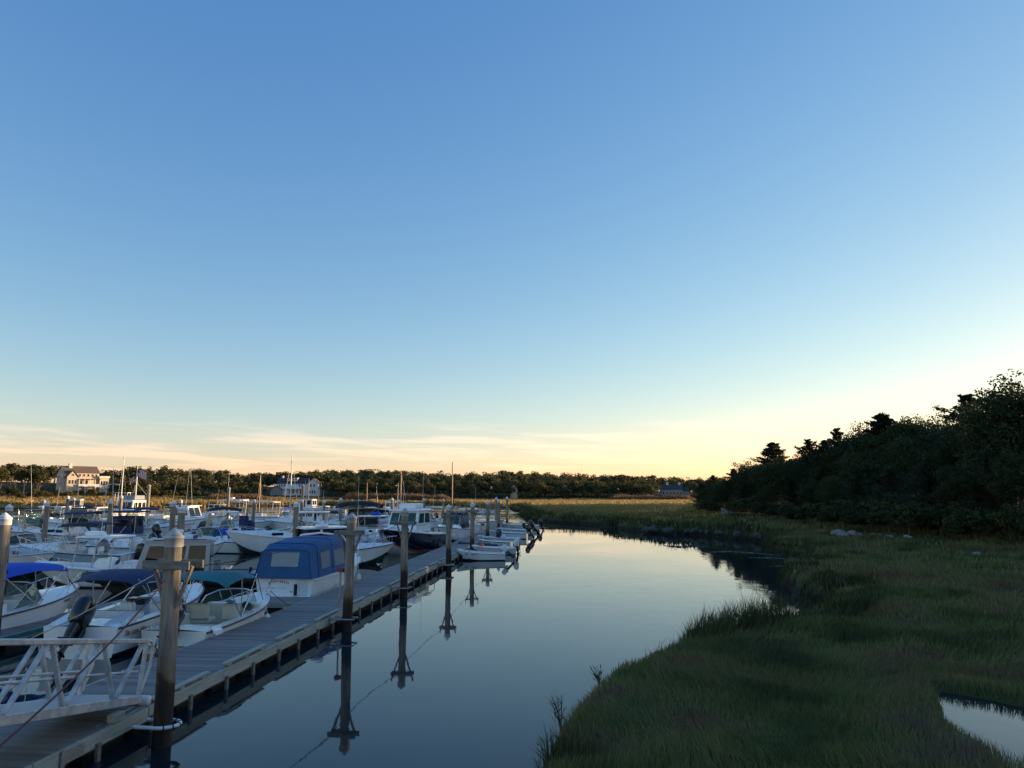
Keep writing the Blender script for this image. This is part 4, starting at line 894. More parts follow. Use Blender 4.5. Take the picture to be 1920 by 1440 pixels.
    # ---- fittings
    def outboard(s, y=0.0, tilt=0.0, m=cowl_b, k=1.0, txt=None, x=None, z=None):
        hx = s.x(0) - .02 if x is None else x; hz = s.fs * .62 + .1 if z is None else z
        e = empty('outboard_motor', (hx, y, hz)); e.parent = s.e; e.rotation_euler = (0, R(-tilt), 0); e.scale = (k, k, k)
        mb = MB(); pr = []
        for zz, l, w_, o in ((.05, .15, .13, -.28), (.10, .24, .18, -.28), (.30, .27, .20, -.29), (.50, .27, .20, -.31), (.62, .24, .185, -.33), (.70, .17, .14, -.34), (.735, .06, .05, -.34)):
            pr.append([(o + l * math.copysign(abs(math.cos(a)) ** .65, math.cos(a)), w_ * math.copysign(abs(math.sin(a)) ** .65, math.sin(a)), zz) for a in [2 * math.pi * i / 16 for i in range(16)]])
        mb.loft(pr); link('cowl', mb.mesh('cowl', m), e)
        mb = MB(); mb.loft([[(-.28 + dx * a - .02 * i, dy * c, z_) for a, c in ((-1, -1), (1, -1), (1, 1), (-1, 1))] for i, (z_, dx, dy) in enumerate(((.08, .13, .10), (-.3, .10, .065), (-.62, .09, .035)))]); mb.box((-.34, 0, -.40), (.34, .22, .02)); link('leg', mb.mesh('leg', cowl_b), e)
        mb = MB(); mb.tube([(-.10, 0, -.66), (-.3, 0, -.66), (-.52, 0, -.66)], [.02, .06, .045], 8); mb.loft([[(-.30 + .12 * a, .012 * c, z_) for a, c in ((-1, -1), (1, -1), (1, 1), (-1, 1))] for z_ in (-.58, -.86)]); link('gearcase', mb.mesh('gearcase', cowl_b), e)
        for j in range(3):
            mb = MB(); a = j * 2.094; Mx = Matrix.Translation((-.53, 0, -.66)) @ Matrix.Rotation(a, 4, 'X') @ Matrix.Rotation(R(28), 4, 'Z'); mb.box((0, 0, .09), (.015, .085, .13), Mx, .005); link('propeller_blade', mb.mesh('propeller_blade', steel_m), e)
        mb = MB(); mb.box((-.06, 0, -.05), (.14, .24, .34), None, .02); mb.box((-.1, 0, .06), (.2, .16, .06), None, .01); link('bracket', mb.mesh('bracket', cowl_b), e)
        if txt:
            for sg in (True, False): text_obj(txt, .115, letter_wht, e, side_M(-.30, -.195 if sg else .195, .42, sg), 'lettering', .15)
        return e
    def tubes(s, name, lines, r=.016, m=chrome):
        for ln in lines:
            mb = MB(); mb.tube(ln, r, 6); s.add(name, mb, m)
    def windscreen(s, t=.6, h=.42, rake=.5, m=gl_clear, fm=chrome, wrap=.75, side_len=.9, z=None):
        w_ = s.b(t) - s.side * .7; zz = (s.top(t) if z is None else z) - .03; x0 = s.x(t)
        base = [(x0 - side_len, w_ * 1.0, s.zs(t - side_len / s.L) + .02), (x0 - side_len * .35, w_ * .98, zz - .02), (x0 + .12, w_ * wrap, zz), (x0 + .30, w_ * .28, zz + .02), (x0 + .30, -w_ * .28, zz + .02), (x0 + .12, -w_ * wrap, zz), (x0 - side_len * .35, -w_ * .98, zz - .02), (x0 - side_len, -w_ * 1.0, s.zs(t - side_len / s.L) + .02)]
        hs = [.04, h * .8, h, h * 1.02, h * 1.02, h, h * .8, .04]
        topp = [(p[0] - rake * hh, p[1] * (1 - .06 * hh), p[2] + hh) for p, hh in zip(base, hs)]
        for i in range(7):
            if hs[i] < .05 and hs[i + 1] < .05: continue
            mb = MB(); mb.add([base[i], base[i + 1], topp[i + 1], topp[i]], [(0, 1, 2, 3)]); s.add('windscreen_pane', mb, m)
        mb = MB(); mb.tube(topp, .02, 6); s.add('windscreen_frame', mb, fm)
        for i in (2, 5):
            mb = MB(); mb.tube([base[i], topp[i]], .016, 6); s.add('windscreen_post', mb, fm)
    def bimini(s, t0, t1, z, m, w_=None, rise=.13, droop=.1, legs=True):
        x0, x1 = s.x(t0), s.x(t1); w_ = w_ or s.B * .46; rows = []; N_ = 8
        for k in range(9):
            u = k / 8; xx = x0 + (x1 - x0) * u; sag = .035 * abs(math.sin(u * math.pi * 2)); row = []
            end = droop * (abs(2 * u - 1) ** 3)
            for i in range(N_ + 1):
                v_ = -1 + 2 * i / N_; row.append((xx + .0, w_ * v_, z + rise * (1 - abs(v_) ** 2.6) - end - sag - .09 * max(0, abs(v_) - .86) / .14))
            rows.append(row)
        mb = MB(); mb.grid(rows); under = [[(p[0], p[1], p[2] - .012) for p in r_] for r_ in rows]; mb.grid([list(reversed(r_)) for r_ in under])
        s.add('bimini_canopy', mb, m)
        if legs:
            xm = (x0 + x1) / 2; tm = (t0 + t1) / 2
            for sg in (-1, 1):
                foot = (xm + .1, sg * (s.b(tm) - .06), s.zs(tm) + .03)
                for xx in (x0 + .1, xm, x1 - .1): mb = MB(); mb.tube([foot, (xx, sg * w_ * .95, z - .06)], .016, 6); s.add('bimini_leg', mb, chrome)
                mb = MB(); mb.tube([(x1 - .1, sg * w_ * .95, z - .08), (min(s.x(.98), x1 + .7), sg * s.b(min(.97, t1 + .12)) * .9, s.zs(t1) + .25)], .01, 5); s.add('bimini_strap', mb, blk_str)
    def hardtop(s, t0, t1, z, m=gel, w_=None, foot=None, legm=None, under=None, rake=.35, th=.07):
        x0, x1 = s.x(t0), s.x(t1); w_ = w_ or s.B * .42; legm = legm or alu_m
        mb = MB(); mb.loft([[(x0 + (x1 - x0) * .5 + (x1 - x0) * .5 * q * c_, w_ * q * s_, zz) for c_, s_ in [(math.copysign(abs(math.cos(a)) ** .3, math.cos(a)), math.copysign(abs(math.sin(a)) ** .3, math.sin(a))) for a in [2 * math.pi * (i + .5) / 20 for i in range(20)]]] for zz, q in ((z, .97), (z + th * .4, 1.0), (z + th, .96), (z + th * 1.3, .7))]); s.add('hardtop', mb, m)
        f0, f1 = foot or (t0 + .02, t1 - .02)
        for sg in (-1, 1):
            for tt, ft in ((x0 + .25, s.x(f0)), (x1 - .25, s.x(f1))):
                mb = MB(); mb.tube([(ft + rake * (1 if tt > (x0 + x1) / 2 else .4), sg * (w_ * .80), under if under is not None else s.floor + .05), (tt, sg * w_ * .82, z)], .032, 7); s.add('top_support', mb, legm)
    def console(s, t, w_=.75, h=1.0, l=.8, m=gel, screen=True):
        x = s.x(t); z = s.floor
        mb = MB(); mb.loft([[(x - l / 2, -w_ / 2, z), (x + l / 2, -w_ / 2, z), (x + l / 2, w_ / 2, z), (x - l / 2, w_ / 2, z)], [(x - l / 2, -w_ / 2, z + h * .8), (x + l * .42, -w_ / 2, z + h * .8), (x + l * .42, w_ / 2, z + h * .8), (x - l / 2, w_ / 2, z + h * .8)], [(x - l * .25, -w_ * .44, z + h), (x + l * .25, -w_ * .44, z + h), (x + l * .25, w_ * .44, z + h), (x - l * .25, w_ * .44, z + h)]], True, True, None, False); s.add('console', mb, m)
        if screen: mb = MB(); mb.box((x + l * .22, 0, z + h + .16), (.015, w_ * .85, .36), Matrix.Translation((0, 0, 0))); s.add('console_screen', mb, gl_clear)
        mb = MB(); mb.lathe([(.17, -.012), (.185, 0), (.17, .012)], (0, 0, 0), 14, Matrix.Translation((x - l * .55, 0, z + h * .8)) @ Matrix.Rotation(R(62), 4, 'Y')); s.add('steering_wheel', mb, cowl_b)
        mb = MB(); mb.box((x - l * .5 - .75, 0, z + .38), (.5, w_, .76), None, .05); mb.box((x - l * .5 - .75, 0, z + .82), (.46, w_ * .95, .12), None, .04); s.add('leaning_seat', mb, vinyl_w)
    def seat(s, t, y, m=vinyl_w, w_=.5, back=1):
        x = s.x(t); z = s.floor
        mb = MB(); mb.box((x, y, z + .3), (.5, w_, .18), None, .05); mb.box((x, y, z + .12), (.3, w_ * .6, .24), None, .02); mb.box((x - .24 * back, y, z + .58), (.16, w_, .5), Matrix.Identity(4), .06); s.add('helm_seat', mb, m)
    def bench(s, t, w_, l=.5, h=.42, m=vinyl_w, back=True):
        x = s.x(t); mb = MB(); mb.box((x, 0, s.floor + h / 2), (l, w_, h), None, .05); s.add('bench_seat', mb, m)
        if back: mb = MB(); mb.box((x - l / 2 + .05, 0, s.floor + h + .16), (.14, w_, .36), None, .05); s.add('seat_back', mb, m)
    def bow_rail(s, t0=.62, h=.45, n=5, m=chrome, pulpit=.15):
        ts = [t0 + (.97 - t0) * i / n for i in range(n + 1)]
        for sg in (-1, 1):
            pts = [(s.x(t_) - .02, sg * s.b(t_) * .92, s.zs(t_) + .03 + h * min(1, .35 + (t_ - t0) * 4)) for t_ in ts] + [(s.x(1) + pulpit, 0, s.zs(1) + h)]
            pts[0] = (s.x(t0) - .15, sg * s.b(t0) * .94, s.zs(t0) + .04)
            mb = MB(); mb.tube(pts, .014, 6); s.add('bow_rail', mb, m)
            for t_, p in list(zip(ts, pts))[1:]:
                mb = MB(); mb.tube([(p[0] - .02, p[1], s.zs(t_) + .0), p], .012, 5); s.add('rail_stanchion', mb, m)
    def cabin(s, t0, t1, z0, h, w_, m=gel, rake_f=.5, rake_a=.05, win=gl_dark, roof=None, over=.18, n_side=2, front=2, taper=.9, door=False, crown=.05):
        """deckhouse: walls with separate window panes standing 3 mm proud, roof with overhang"""
        x0, x1 = s.x(t0), s.x(t1); zt_ = z0 + h
        lo = [(x0, -w_), (x1, -w_), (x1 + .0, w_), (x0, w_)]; hi = [(x0 + rake_a, -w_ * taper), (x1 - rake_f, -w_ * taper), (x1 - rake_f, w_ * taper), (x0 + rake_a, w_ * taper)]
        mb = MB(); mb.loft([[(a, c, z0) for a, c in lo], [(a, c, zt_) for a, c in hi]], True, True, None, False); ca = s.add('cabin', mb, m)
        def quad(A_, B_, C_, D_, u0, u1, v0, v1, nrm):
            def P(u, v): return Vector(A_).lerp(Vector(B_), u).lerp(Vector(D_).lerp(Vector(C_), u), v)
            pts = [P(u0, v0), P(u1, v0), P(u1, v1), P(u0, v1)]; nn = (pts[1] - pts[0]).cross(pts[3] - pts[0]).normalized()
            if nn.dot(Vector(nrm)) < 0: nn = -nn
            mb = MB(); mb.loft([[p + nn * .001 for p in pts], [p + nn * .006 for p in pts]], True, True, None, False); mb.build('window', win, ca)
        for sg in (-1, 1):
            A_, B_, C_, D_ = (x0, sg * w_, z0), (x1, sg * w_, z0), (x1 - rake_f, sg * w_ * taper, zt_), (x0 + rake_a, sg * w_ * taper, zt_)
            for i in range(n_side):
                g = .9 / n_side; quad(A_, B_, C_, D_, .06 + g * i, .06 + g * i + g * .84, .42 if not (door and i == 0) else .1, .88, (0, sg, 0))
        A_, B_, C_, D_ = (x1, -w_, z0), (x1, w_, z0), (x1 - rake_f, w_ * taper, zt_), (x1 - rake_f, -w_ * taper, zt_)
        for i in range(front): quad(A_, B_, C_, D_, .05 + .9 / front * i, .05 + .9 / front * (i + .92), .35, .9, (1, 0, 0))
        A_, B_, C_, D_ = (x0, -w_, z0), (x0, w_, z0), (x0 + rake_a, w_ * taper, zt_), (x0 + rake_a, -w_ * taper, zt_)
        quad(A_, B_, C_, D_, .12, .42, .45, .88, (-1, 0, 0)); quad(A_, B_, C_, D_, .55, .88, .08, .9, (-1, 0, 0))
        xa, xb, ww = x0 + rake_a - over, x1 - rake_f + over * 1.3, w_ * taper + over * .6
        mb = MB(); mb.loft([[(xa, -ww, zt_), (xb, -ww * .94, zt_), (xb, ww * .94, zt_), (xa, ww, zt_)], [(xa, -ww, zt_ + .06), (xb, -ww * .94, zt_ + .05), (xb, ww * .94, zt_ + .05), (xa, ww, zt_ + .06)], [(xa + .1, -ww * .8, zt_ + .06 + crown), (xb - .12, -ww * .76, zt_ + .05 + crown), (xb - .12, ww * .76, zt_ + .05 + crown), (xa + .1, ww * .8, zt_ + .06 + crown)]], True, True, None, False); s.add('roof', mb, roof or m)
        return zt_ + .06 + crown
    def portlights(s, ts, z_f=.62, m=gl_dark, l=.42, h=.14):
        for sg in (-1, 1):
            for t_ in ts:
                w_ = s.b(t_) - min(s.side, s.b(t_) * .6) - .05 - s.th(t_) * .12
                mb = MB(); z = s.zs(t_) + .03 + s.th(t_) * .5; mb.box((s.x(t_), sg * (w_ + .012), z), (l, .03, h), None, .012); s.add('portlight', mb, m)
    def dome(s, t, z, y=0, m=gel, r=.3, post=.25):
        x = s.x(t); mb = MB(); mb.lathe([(r * .8, 0), (r, .04), (r, .14), (r * .8, .2), (r * .2, .22)], (x, y, z + post), 14); s.add('radar_dome', mb, m)
        mb = MB(); mb.tube([(x, y, z - .02), (x, y, z + post)], .05, 8); s.add('radar_post', mb, m)
    def antenna(s, t, y, z, h, lean=(0, 0), m=None, r=.014):
        mb = MB(); x = s.x(t); mb.tube([(x, y, z), (x + lean[0] * h, y + lean[1] * h, z + h)], [r, r * .5], 5); s.add('antenna', mb, m or gel)
    def mast(s, t, h, z0, m, boom=None, r=.06, boomc=None, stays=True, boom_up=.0):
        x = s.x(t); mb = MB(); mb.tube([(x, 0, z0), (x, 0, z0 + h * .7), (x, 0, z0 + h)], [r, r * .9, r * .6], 8); ms_ = s.add('mast', mb, m)
        if boom:
            mb = MB(); mb.tube([(x - .05, 0, z0 + 1.0), (x - boom, 0, z0 + 1.05 + boom_up)], .045, 7); s.add('boom', mb, m)
            if boomc:
                mb = MB(); mb.tube([(x - .05, 0, z0 + 1.3), (x - boom * .4, 0, z0 + 1.18), (x - boom * .97, 0, z0 + 1.14)], [.2, .15, .08], 8); s.add('sail_cover', mb, boomc)
        if stays:
            for q in ((s.x(.98), 0, s.zs(.98)), (s.x(.03), 0, s.zs(0)), (x - .1, s.b(t) * .95, s.zs(t)), (x - .1, -s.b(t) * .95, s.zs(t))):
                mb = MB(); mb.tube([(x, 0, z0 + h * .96), q], .008, 4); s.add('stay', mb, steel_m)
    def fender(s, t, star=True, m=None):
        sg = -1 if star else 1; mb = MB(); x = s.x(t); y = sg * (s.b(t) + .12); z = s.zs(t) * .4
        mb.lathe([(.02, -.28), (.09, -.24), (.10, 0), (.09, .2), (.03, .26)], (x, y, z), 10); mb.tube([(x, y, z + .26), (x, y - sg * .06, s.zs(t) + .05)], .01, 5); s.add('fender', mb, m or white_pvc)
    def cleats(s, ts=(.06, .5, .9)):
        for sg in (-1, 1):
            for t_ in ts:
                mb = MB(); mb.tube([(s.x(t_) - .1, sg * (s.b(t_) - .1), s.zs(t_) + .065), (s.x(t_) + .1, sg * (s.b(t_) - .1), s.zs(t_) + .065)], .014, 5); mb.box((s.x(t_), sg * (s.b(t_) - .1), s.zs(t_) + .03), (.07, .03, .06)); s.add('cleat', mb, chrome)
    def topside(s, t, z):
        b, zs = s.b(t), s.zs(t); bow = max(0, (t - .5) / .5); ch = b * (.88 - .34 * bow ** 1.3); zc = .06 + .62 * zs * bow ** 2.2
        return b + (ch - b) * min(1, max(0, (zs - z) / (zs - zc)))
    def name_side(s, txt, t, size, m, star=True, shear=0.0, sx=1.0, below=.3):
        z = s.zs(t) - below; y = s.topside(t, z); dt = .05
        rz = math.atan2(s.topside(t + dt, z) - s.topside(t - dt, z), 2 * dt * s.L); fl = math.atan2(s.topside(t, z + .1) - s.topside(t, z - .1), .2)
        xx = s.x(t) - s.rake(t, z); y += .016
        return text_obj(txt, size, m, s.e, side_M(xx, -y if star else y, z, star, fl, -rz if star else rz), 'lettering', shear, sx)
    def swim(s, d=.55, m=None):
        mb = MB(); mb.box((s.x(0) - d / 2, 0, .28), (d, s.B * .84, .07), None, .03); s.add('swim_platform', mb, m or s.hullm)
# ------------------------------------------------------------------ the near boats
G1 = 'boats in the near slips'
# cream bowrider with teal bimini, bow away from us, beside the dock
bt = Boat('bowrider', 'cream bowrider with teal bimini and grey outboard beside the dock', -11.18, 23.4, 88.5, 5.7, 2.1, 1.0, .62, gel2, bot_dark, None, gel2, (.12, .66), .22, .24, rail=navy_str, group=G1)
bt.windscreen(.66, .46, .75, side_len=1.25); bt.bimini(.14, .52, 1.95, cv_teal, 1.06, .12, .16)
bt.outboard(-.05, -38, cowl_n, 1.05, 'YAMAHA', z=.62)
bt.seat(.44, .5, vinyl, .62); bt.seat(.44, -.5, vinyl, .55); bt.bench(.2, .0 + 1.2, .42, .38, vinyl, False)
for sg in (-1, 1):
    mb = MB(); mb.box((bt.x(.62), sg * .62, .56), (.34, .66, .68), None, .05); bt.add('dash_console', mb, gel2)
    mb = MB(); mb.box((bt.x(.09), sg * .78, .52), (.55, .56, .22), None, .05); bt.add('stern_box', mb, gel)
mb = MB(); mb.lathe([(.16, -.012), (.175, 0), (.16, .012)], (0, 0, 0), 14, Matrix.Translation((bt.x(.57), -.55, .84)) @ Matrix.Rotation(R(65), 4, 'Y')); bt.add('steering_wheel', mb, cowl_b)
mb = MB(); mb.box((bt.x(.72), .45, bt.top(.72) - .1), (.9, .5, .16), None, .04); bt.add('bow_cushion', mb, cv_teal)
bt.cleats(); bt.fender(.62); bt.bow_rail(.80, .10, 2, chrome, -.1); bt.swim(.25)
# white outboard boat with red script name
vk = Boat('bowrider', 'white boat with navy bimini and red script name on its side', -13.5, 23.0, 91.0, 6.5, 2.3, 1.25, .84, gel, bot_dark, navy_str, gel, (.15, .66), .24, .28, rail=navy_str, group=G1)
vk.windscreen(.68, .45, .8, side_len=1.2); vk.bimini(.12, .50, 2.05, cv_navy, 1.08, .12, .2)
vk.outboard(-.02, -42, cowl_b, 1.15, z=.66)
vk.seat(.5, .5); vk.seat(.5, -.5); vk.bench(.3, 1.5)
for sg in (-1, 1):
    mb = MB(); mb.box((vk.x(.64), sg * .68, .6), (.36, .7, .72), None, .05); vk.add('dash_console', mb, gel)
    mb = MB(); mb.loft([[(vk.x(.0) + .02, sg * .45, .82), (vk.x(.0) + .02, sg * 1.03, .82), (vk.x(.14), sg * 1.04, .82), (vk.x(.14), sg * .5, .82)], [(vk.x(.0) + .2, sg * .55, .90), (vk.x(.0) + .2, sg * .96, .90), (vk.x(.16), sg * .98, 1.08), (vk.x(.16), sg * .6, 1.08)]], True, True); vk.add('stern_quarter', mb, gel)
mb = MB(); mb.box((vk.x(.60), .68, .98), (.4, .6, .2), None, .02); vk.add('console_hatch', mb, gl_dark)
mb = MB(); mb.lathe([(.17, -.012), (.185, 0), (.17, .012)], (0, 0, 0), 14, Matrix.Translation((vk.x(.585), -.62, .95)) @ Matrix.Rotation(R(65), 4, 'Y')); vk.add('steering_wheel', mb, cowl_b)
vk.name_side('The Little Viking', .135, .22, letter_red, True, .35, .74, .25); vk.cleats((.05, .5)); vk.bow_rail(.78, .22, 3)
mb = MB(); mb.tube([(vk.x(0) + .4, .05, .55), (vk.x(0) + .35, .05, 1.35)], .018, 6); vk.add('ski_pole', mb, chrome)
# royal blue bimini boat at the left edge
bb = Boat('runabout', 'white runabout under a royal blue bimini at the left edge', -18.1, 22.6, 87.0, 6.8, 2.4, 1.2, .8, gel, bot_dark, navy_str, gel, (.08, .60), .26, .26, rail=navy_str, group=G1)
bb.windscreen(.62, .55, .8, gl_green, side_len=1.3); bb.bimini(.30, .72, 2.08, cv_royal, 1.12, .14, .12); bb.seat(.45, .5); bb.seat(.45, -.5); bb.outboard(0, 0, cowl_w, 1.1)
mb = MB(); rows = [[(bb.x(.36) + .02 * k, -1.0 + .25 * i, 2.12 - .13 * k + .1 * (1 - (i / 4 - 1) ** 2)) for i in range(9)] for k in range(5)]; mb.grid(rows); bb.add('side_curtain', mb, cv_green)
bb.name_side('MS 4023 BT', .78, .14, letter_blk, True, 0, .8, .2); bb.bow_rail(.70, .35, 3); bb.cleats()
# blue-canvas express cruiser, stern to us
cr = Boat('express_cruiser', 'white express cruiser enclosed in mid-blue canvas beside the dock', -11.72, 34.0, 85.5, 7.4, 2.75, 1.45, .95, gel, bot_blue, None, gel, (.06, .55), .5, .26, trunk=.28, tr=(.56, .93), rail=grey_gel, group=G1)
cr.swim(.5)
rows = []
for k, (tx, z0, zt_, w0, w1) in enumerate(((.0, .98, 2.14, 1.24, 1.06), (.07, .98, 2.34, 1.26, 1.12), (.16, 1.0, 2.44, 1.28, 1.14), (.26, 1.02, 2.48, 1.28, 1.15), (.36, 1.05, 2.52, 1.28, 1.15), (.46, 1.1, 2.50, 1.25, 1.12), (.52, 1.15, 2.42, 1.22, 1.08))):
    row = []
    for a in range(25):
        u = a / 24
        if u < .25: f = u / .25; y_ = -w0 + (w0 - w1) * f; z_ = z0 + (zt_ - .30 - z0) * f
        elif u > .75: f = (1 - u) / .25; y_ = w0 - (w0 - w1) * f; z_ = z0 + (zt_ - .30 - z0) * f
        else: f = (u - .25) / .5; th = math.pi * (1 - f); y_ = w1 * math.copysign(abs(math.cos(th)) ** .45, math.cos(th)); z_ = zt_ - .30 + .30 * abs(math.sin(th)) ** .55
        sag = -.025 * math.sin(math.pi * f) if .25 <= u <= .75 and k % 2 == 0 else 0
        row.append((cr.x(tx) - (.16 * (1 - (z_ - z0) / 1.3) if k == 0 else 0), y_, z_ + sag))
    rows.append(row)
mb = MB(); mb.grid(rows); cvo = cr.add('canvas_enclosure', mb, cv_blue)
back = rows[0]; n_ = len(back); mb = MB()
for i in range(n_ // 2):                                        # rear curtain, strip by strip from the sides to the middle
    mb.add([back[i], back[i + 1], back[n_ - 2 - i], back[n_ - 1 - i]], [(0, 1, 2, 3)] if i + 1 != n_ - 2 - i else [(0, 1, 3)], None, False)
mb.build('rear_curtain', cv_blue, cvo)
seam = mat('canvas_seam', (.006, .045, .15), .8)
for k in (1, 3, 5): sm_ = MB(); sm_.tube([(p_[0], p_[1] * 1.004, p_[2] + .006) for p_ in rows[k]], .014, 5); sm_.build('seam', seam, cvo)
sm_ = MB(); sm_.tube([(p_[0] - .01, p_[1] * 1.004, p_[2] + .006) for p_ in back], .016, 5); sm_.build('seam', seam, cvo)
xb = cr.x(0) - .06
mb = MB(); mb.add([(xb - .075, -.62, 1.45), (xb - .075, .56, 1.45), (xb + .03, .56, 2.02), (xb + .03, -.62, 2.02)], [(0, 3, 2, 1)]); mb.build('rear_window', gl_pale, cvo)
for sg in (-1, 1):
    for q0, q1 in ((.10, .22), (.29, .43)):
        mb = MB(); mb.add([(cr.x(q0), sg * 1.268, 1.30), (cr.x(q1), sg * 1.268, 1.32), (cr.x(q1), sg * 1.185, 2.0), (cr.x(q0), sg * 1.18, 1.95)], [(0, 1, 2, 3)]); mb.build('side_window', gl_pale, cvo)
cr.windscreen(.60, .8, .75, gl_green, navy_str, side_len=1.0)
mb = MB(); mb.tube([(cr.x(.54), -1.3, 1.15), (cr.x(.50), -1.25, 2.0), (cr.x(.47), -1.0, 2.5), (cr.x(.46), 0, 2.62), (cr.x(.47), 1.0, 2.5), (cr.x(.50), 1.25, 2.0), (cr.x(.54), 1.3, 1.15)], .05, 8); cr.add('arch', mb, gel)
cr.dome(.47, 2.62, .0, gel, .3, .2); cr.bow_rail(.62, .42, 4, chrome, .12); cr.cleats(); cr.fender(.3); cr.fender(.62)
# name and hailing port: worn bronze letters, too faded to read
for row_, n_, w_, arch, z_ in ((0, 11, .072, .07, .78), (1, 9, .05, 0, .58)):
    rl_ = random.Random(3 + row_)
    for j in range(n_):
        if row_ == 1 and j == 5: continue
        u = j / (n_ - 1) * 2 - 1; hh = rl_.uniform(.055, .12) * (1 if row_ == 0 else .5)
        mb = MB(); mb.box((0, 0, 0), (.006, w_ * .55, hh), Matrix.Translation((cr.x(0) - .006, .25 + .42 * u * (1 if row_ == 0 else .75), z_ + arch * (1 - u * u))) @ Matrix.Rotation(-.25 * u, 4, 'X')); cr.add('faded_letter', mb, letter_gld)
mb = MB(); mb.box((cr.x(0) - .01, -.78, .62), (.03, .42, .58), None, .01); cr.add('transom_door', mb, grey_gel)
for yy in (-.3, .55, .95): mb = MB(); mb.lathe([(.03, 0), (.03, .03)], (0, 0, 0), 8, Matrix.Translation((cr.x(0) - .02, yy, .45)) @ Matrix.Rotation(R(-90), 4, 'Y')); cr.add('transom_fitting', mb, steel_m)
# police patrol boat: rigid inflatable with a grey aluminium cabin
pb = Boat('patrol_boat', 'grey-cabined police boat with dark green inflatable collar', -18.3, 33.3, 200, 7.4, 2.2, 1.0, .78, hyp_g, bot_dark, None, deck_g, (.06, .30), .35, .2, rail=hyp_g, group=G1, rub=False)
for sg in (-1, 1):
    pts = [(pb.x(t_), sg * (pb.b(t_) + .08) if t_ < .985 else sg * .12, pb.zs(t_) - .22) for t_ in (-.06, .05, .2, .35, .5, .62, .74, .84, .91, .96, 1.0)]
    mb = MB(); mb.tube(pts, [.12] + [.27] * 7 + [.26, .24, .2], 12); pb.add('collar', mb, hyp_g)
gcab = mat('brushed_grey_cabin', (.40, .41, .41), .4, metal=.35, var=.08, scale=4)
zr = pb.cabin(.30, .72, .8, 1.45, .86, gcab, .42, .0, gl_dark, gcab, .14, 3, 3, .88, True, .05)
for sg in (-1, 1): mb = MB(); mb.tube([(pb.x(.32), sg * .74, zr - .02), (pb.x(.62), sg * .74, zr - .02)], .02, 6); pb.add('roof_rail', mb, blk_str)
for xx, yy in ((.40, .3), (.40, -.3)): mb = MB(); mb.box((pb.x(xx), yy, zr + .08), (.12, .14, .16), None, .02); pb.add('blue_beacon', mb, mat('blue_beacon_lens', (.01, .03, .16), .15, coat=.5))
for sg in (False, True): text_obj('POLICE', .34, letter_blk, pb.e, side_M(pb.x(.47), -.885 if sg else .885, .98, sg), 'lettering', 0, 1.0); 
for sg in (False, True): text_obj('MS 27PW', .15, letter_wht, pb.e, side_M(pb.x(.78), (-pb.b(.78) - .37) if sg else pb.b(.78) + .37, pb.zs(.78) - .2, sg, 0, .0), 'lettering')
pb.outboard(.38, 0, cowl_b, 1.1); pb.outboard(-.38, 0, cowl_b, 1.1); pb.antenna(.42, .3, zr, .9); pb.dome(.5, zr, 0, gel, .22, .2)
mb = MB(); mb.tube([(pb.x(-.12), -.9, 1.0), (pb.x(-.12), -.9, 1.7), (pb.x(-.12), .9, 1.7), (pb.x(-.12), .9, 1.0)], .03, 6); mb.tube([(pb.x(.02), -.9, .9), (pb.x(-.12), -.9, 1.7)], .025, 6); mb.tube([(pb.x(.02), .9, .9), (pb.x(-.12), .9, 1.7)], .025, 6); pb.add('stern_arch', mb, alu_m)
# white centre console with T-top
cc = Boat('center_console', 'white centre console boat with T-top behind the bimini boats', -23.0, 35.2, 183, 6.9, 2.4, 1.15, .8, grey_gel, bot_dark, None, gel, (.06, .80), .3, .16, rail=gel, group=G1)
cc.console(.48, .85, 1.0, .95); cc.hardtop(.34, .66, 2.28, gel, 1.0, (.38, .62), alu_m); cc.outboard(.3, 0, cowl_n, 1.1); cc.outboard(-.3, 0, cowl_n, 1.1)
mb = MB(); mb.box((cc.x(.56), .2, 2.46), (.8, .55, .22), None, .06); cc.add('electronics_box', mb, gel); cc.name_side('MS 3604 BB', .72, .16, letter_blk, False, 0, .9, .18); cc.name_side('MS 3604 BB', .72, .16, letter_blk, True, 0, .9, .18); cc.bow_rail(.80, .2, 2)
cc.antenna(.40, .7, 2.3, 3.4, (.06, 0)); cc.antenna(.60, -.7, 2.3, 2.8, (-.05, 0))
# cuddy boat with three portlights at the left edge, bow to the right
cu = Boat('cuddy_cruiser', 'white cuddy boat with three dark portlights and bow rail, left edge', -31.2, 38.6, 352, 7.2, 2.5, 1.35, .95, gel, green_gel, None, deck_g, (.06, .42), .5, .3, trunk=.36, tr=(.44, .86), rail=grey_gel, group=G1)
cu.portlights((.56, .65, .73), l=.34, h=.17); cu.bow_rail(.58, .55, 4, chrome, .1); cu.windscreen(.46, .5, .5, gl_green)
# ------------------------------------------------------------------ middle rows
G2 = 'boats moored in the middle rows'
def mid(name, label, px, d, hd, **k):
    p = polar(px, d); k.setdefault('group', G2); return Boat(name, label, p.x, p.y, hd, **k)
b = mid('walkaround_boat', 'white hardtop boat with open curtains behind the leaning piling', 66, 66, 176, L=8.4, B=2.7, fb=1.5, fs=1.05, hull=beige_gel, stripe=None, rail=bot_dark, cp=(.05, .42), floor=.55, trunk=.3, tr=(.45, .88))
b.windscreen(.47, .75, .5, gl_green); b.hardtop(.16, .46, 2.95, navy_gel, 1.15, under=1.1); b.dome(.34, 3.02, 0, gel, .34, .1); b.portlights((.6,), l=.7); b.bow_rail(.6, .5, 4); b.antenna(.4, .6, 3.0, 4.0, (.12, 0)); b.fender(.55, False, gel)
b = mid('express_cruiser', 'white cabin boat with three dark side windows near the left pilings', 140, 62, 176, L=8.2, B=2.7, fb=1.45, fs=1.0, hull=beige_gel, rail=navy_str, cp=(.05, .38), floor=.5, trunk=.5, tr=(.4, .9), stripe=None)
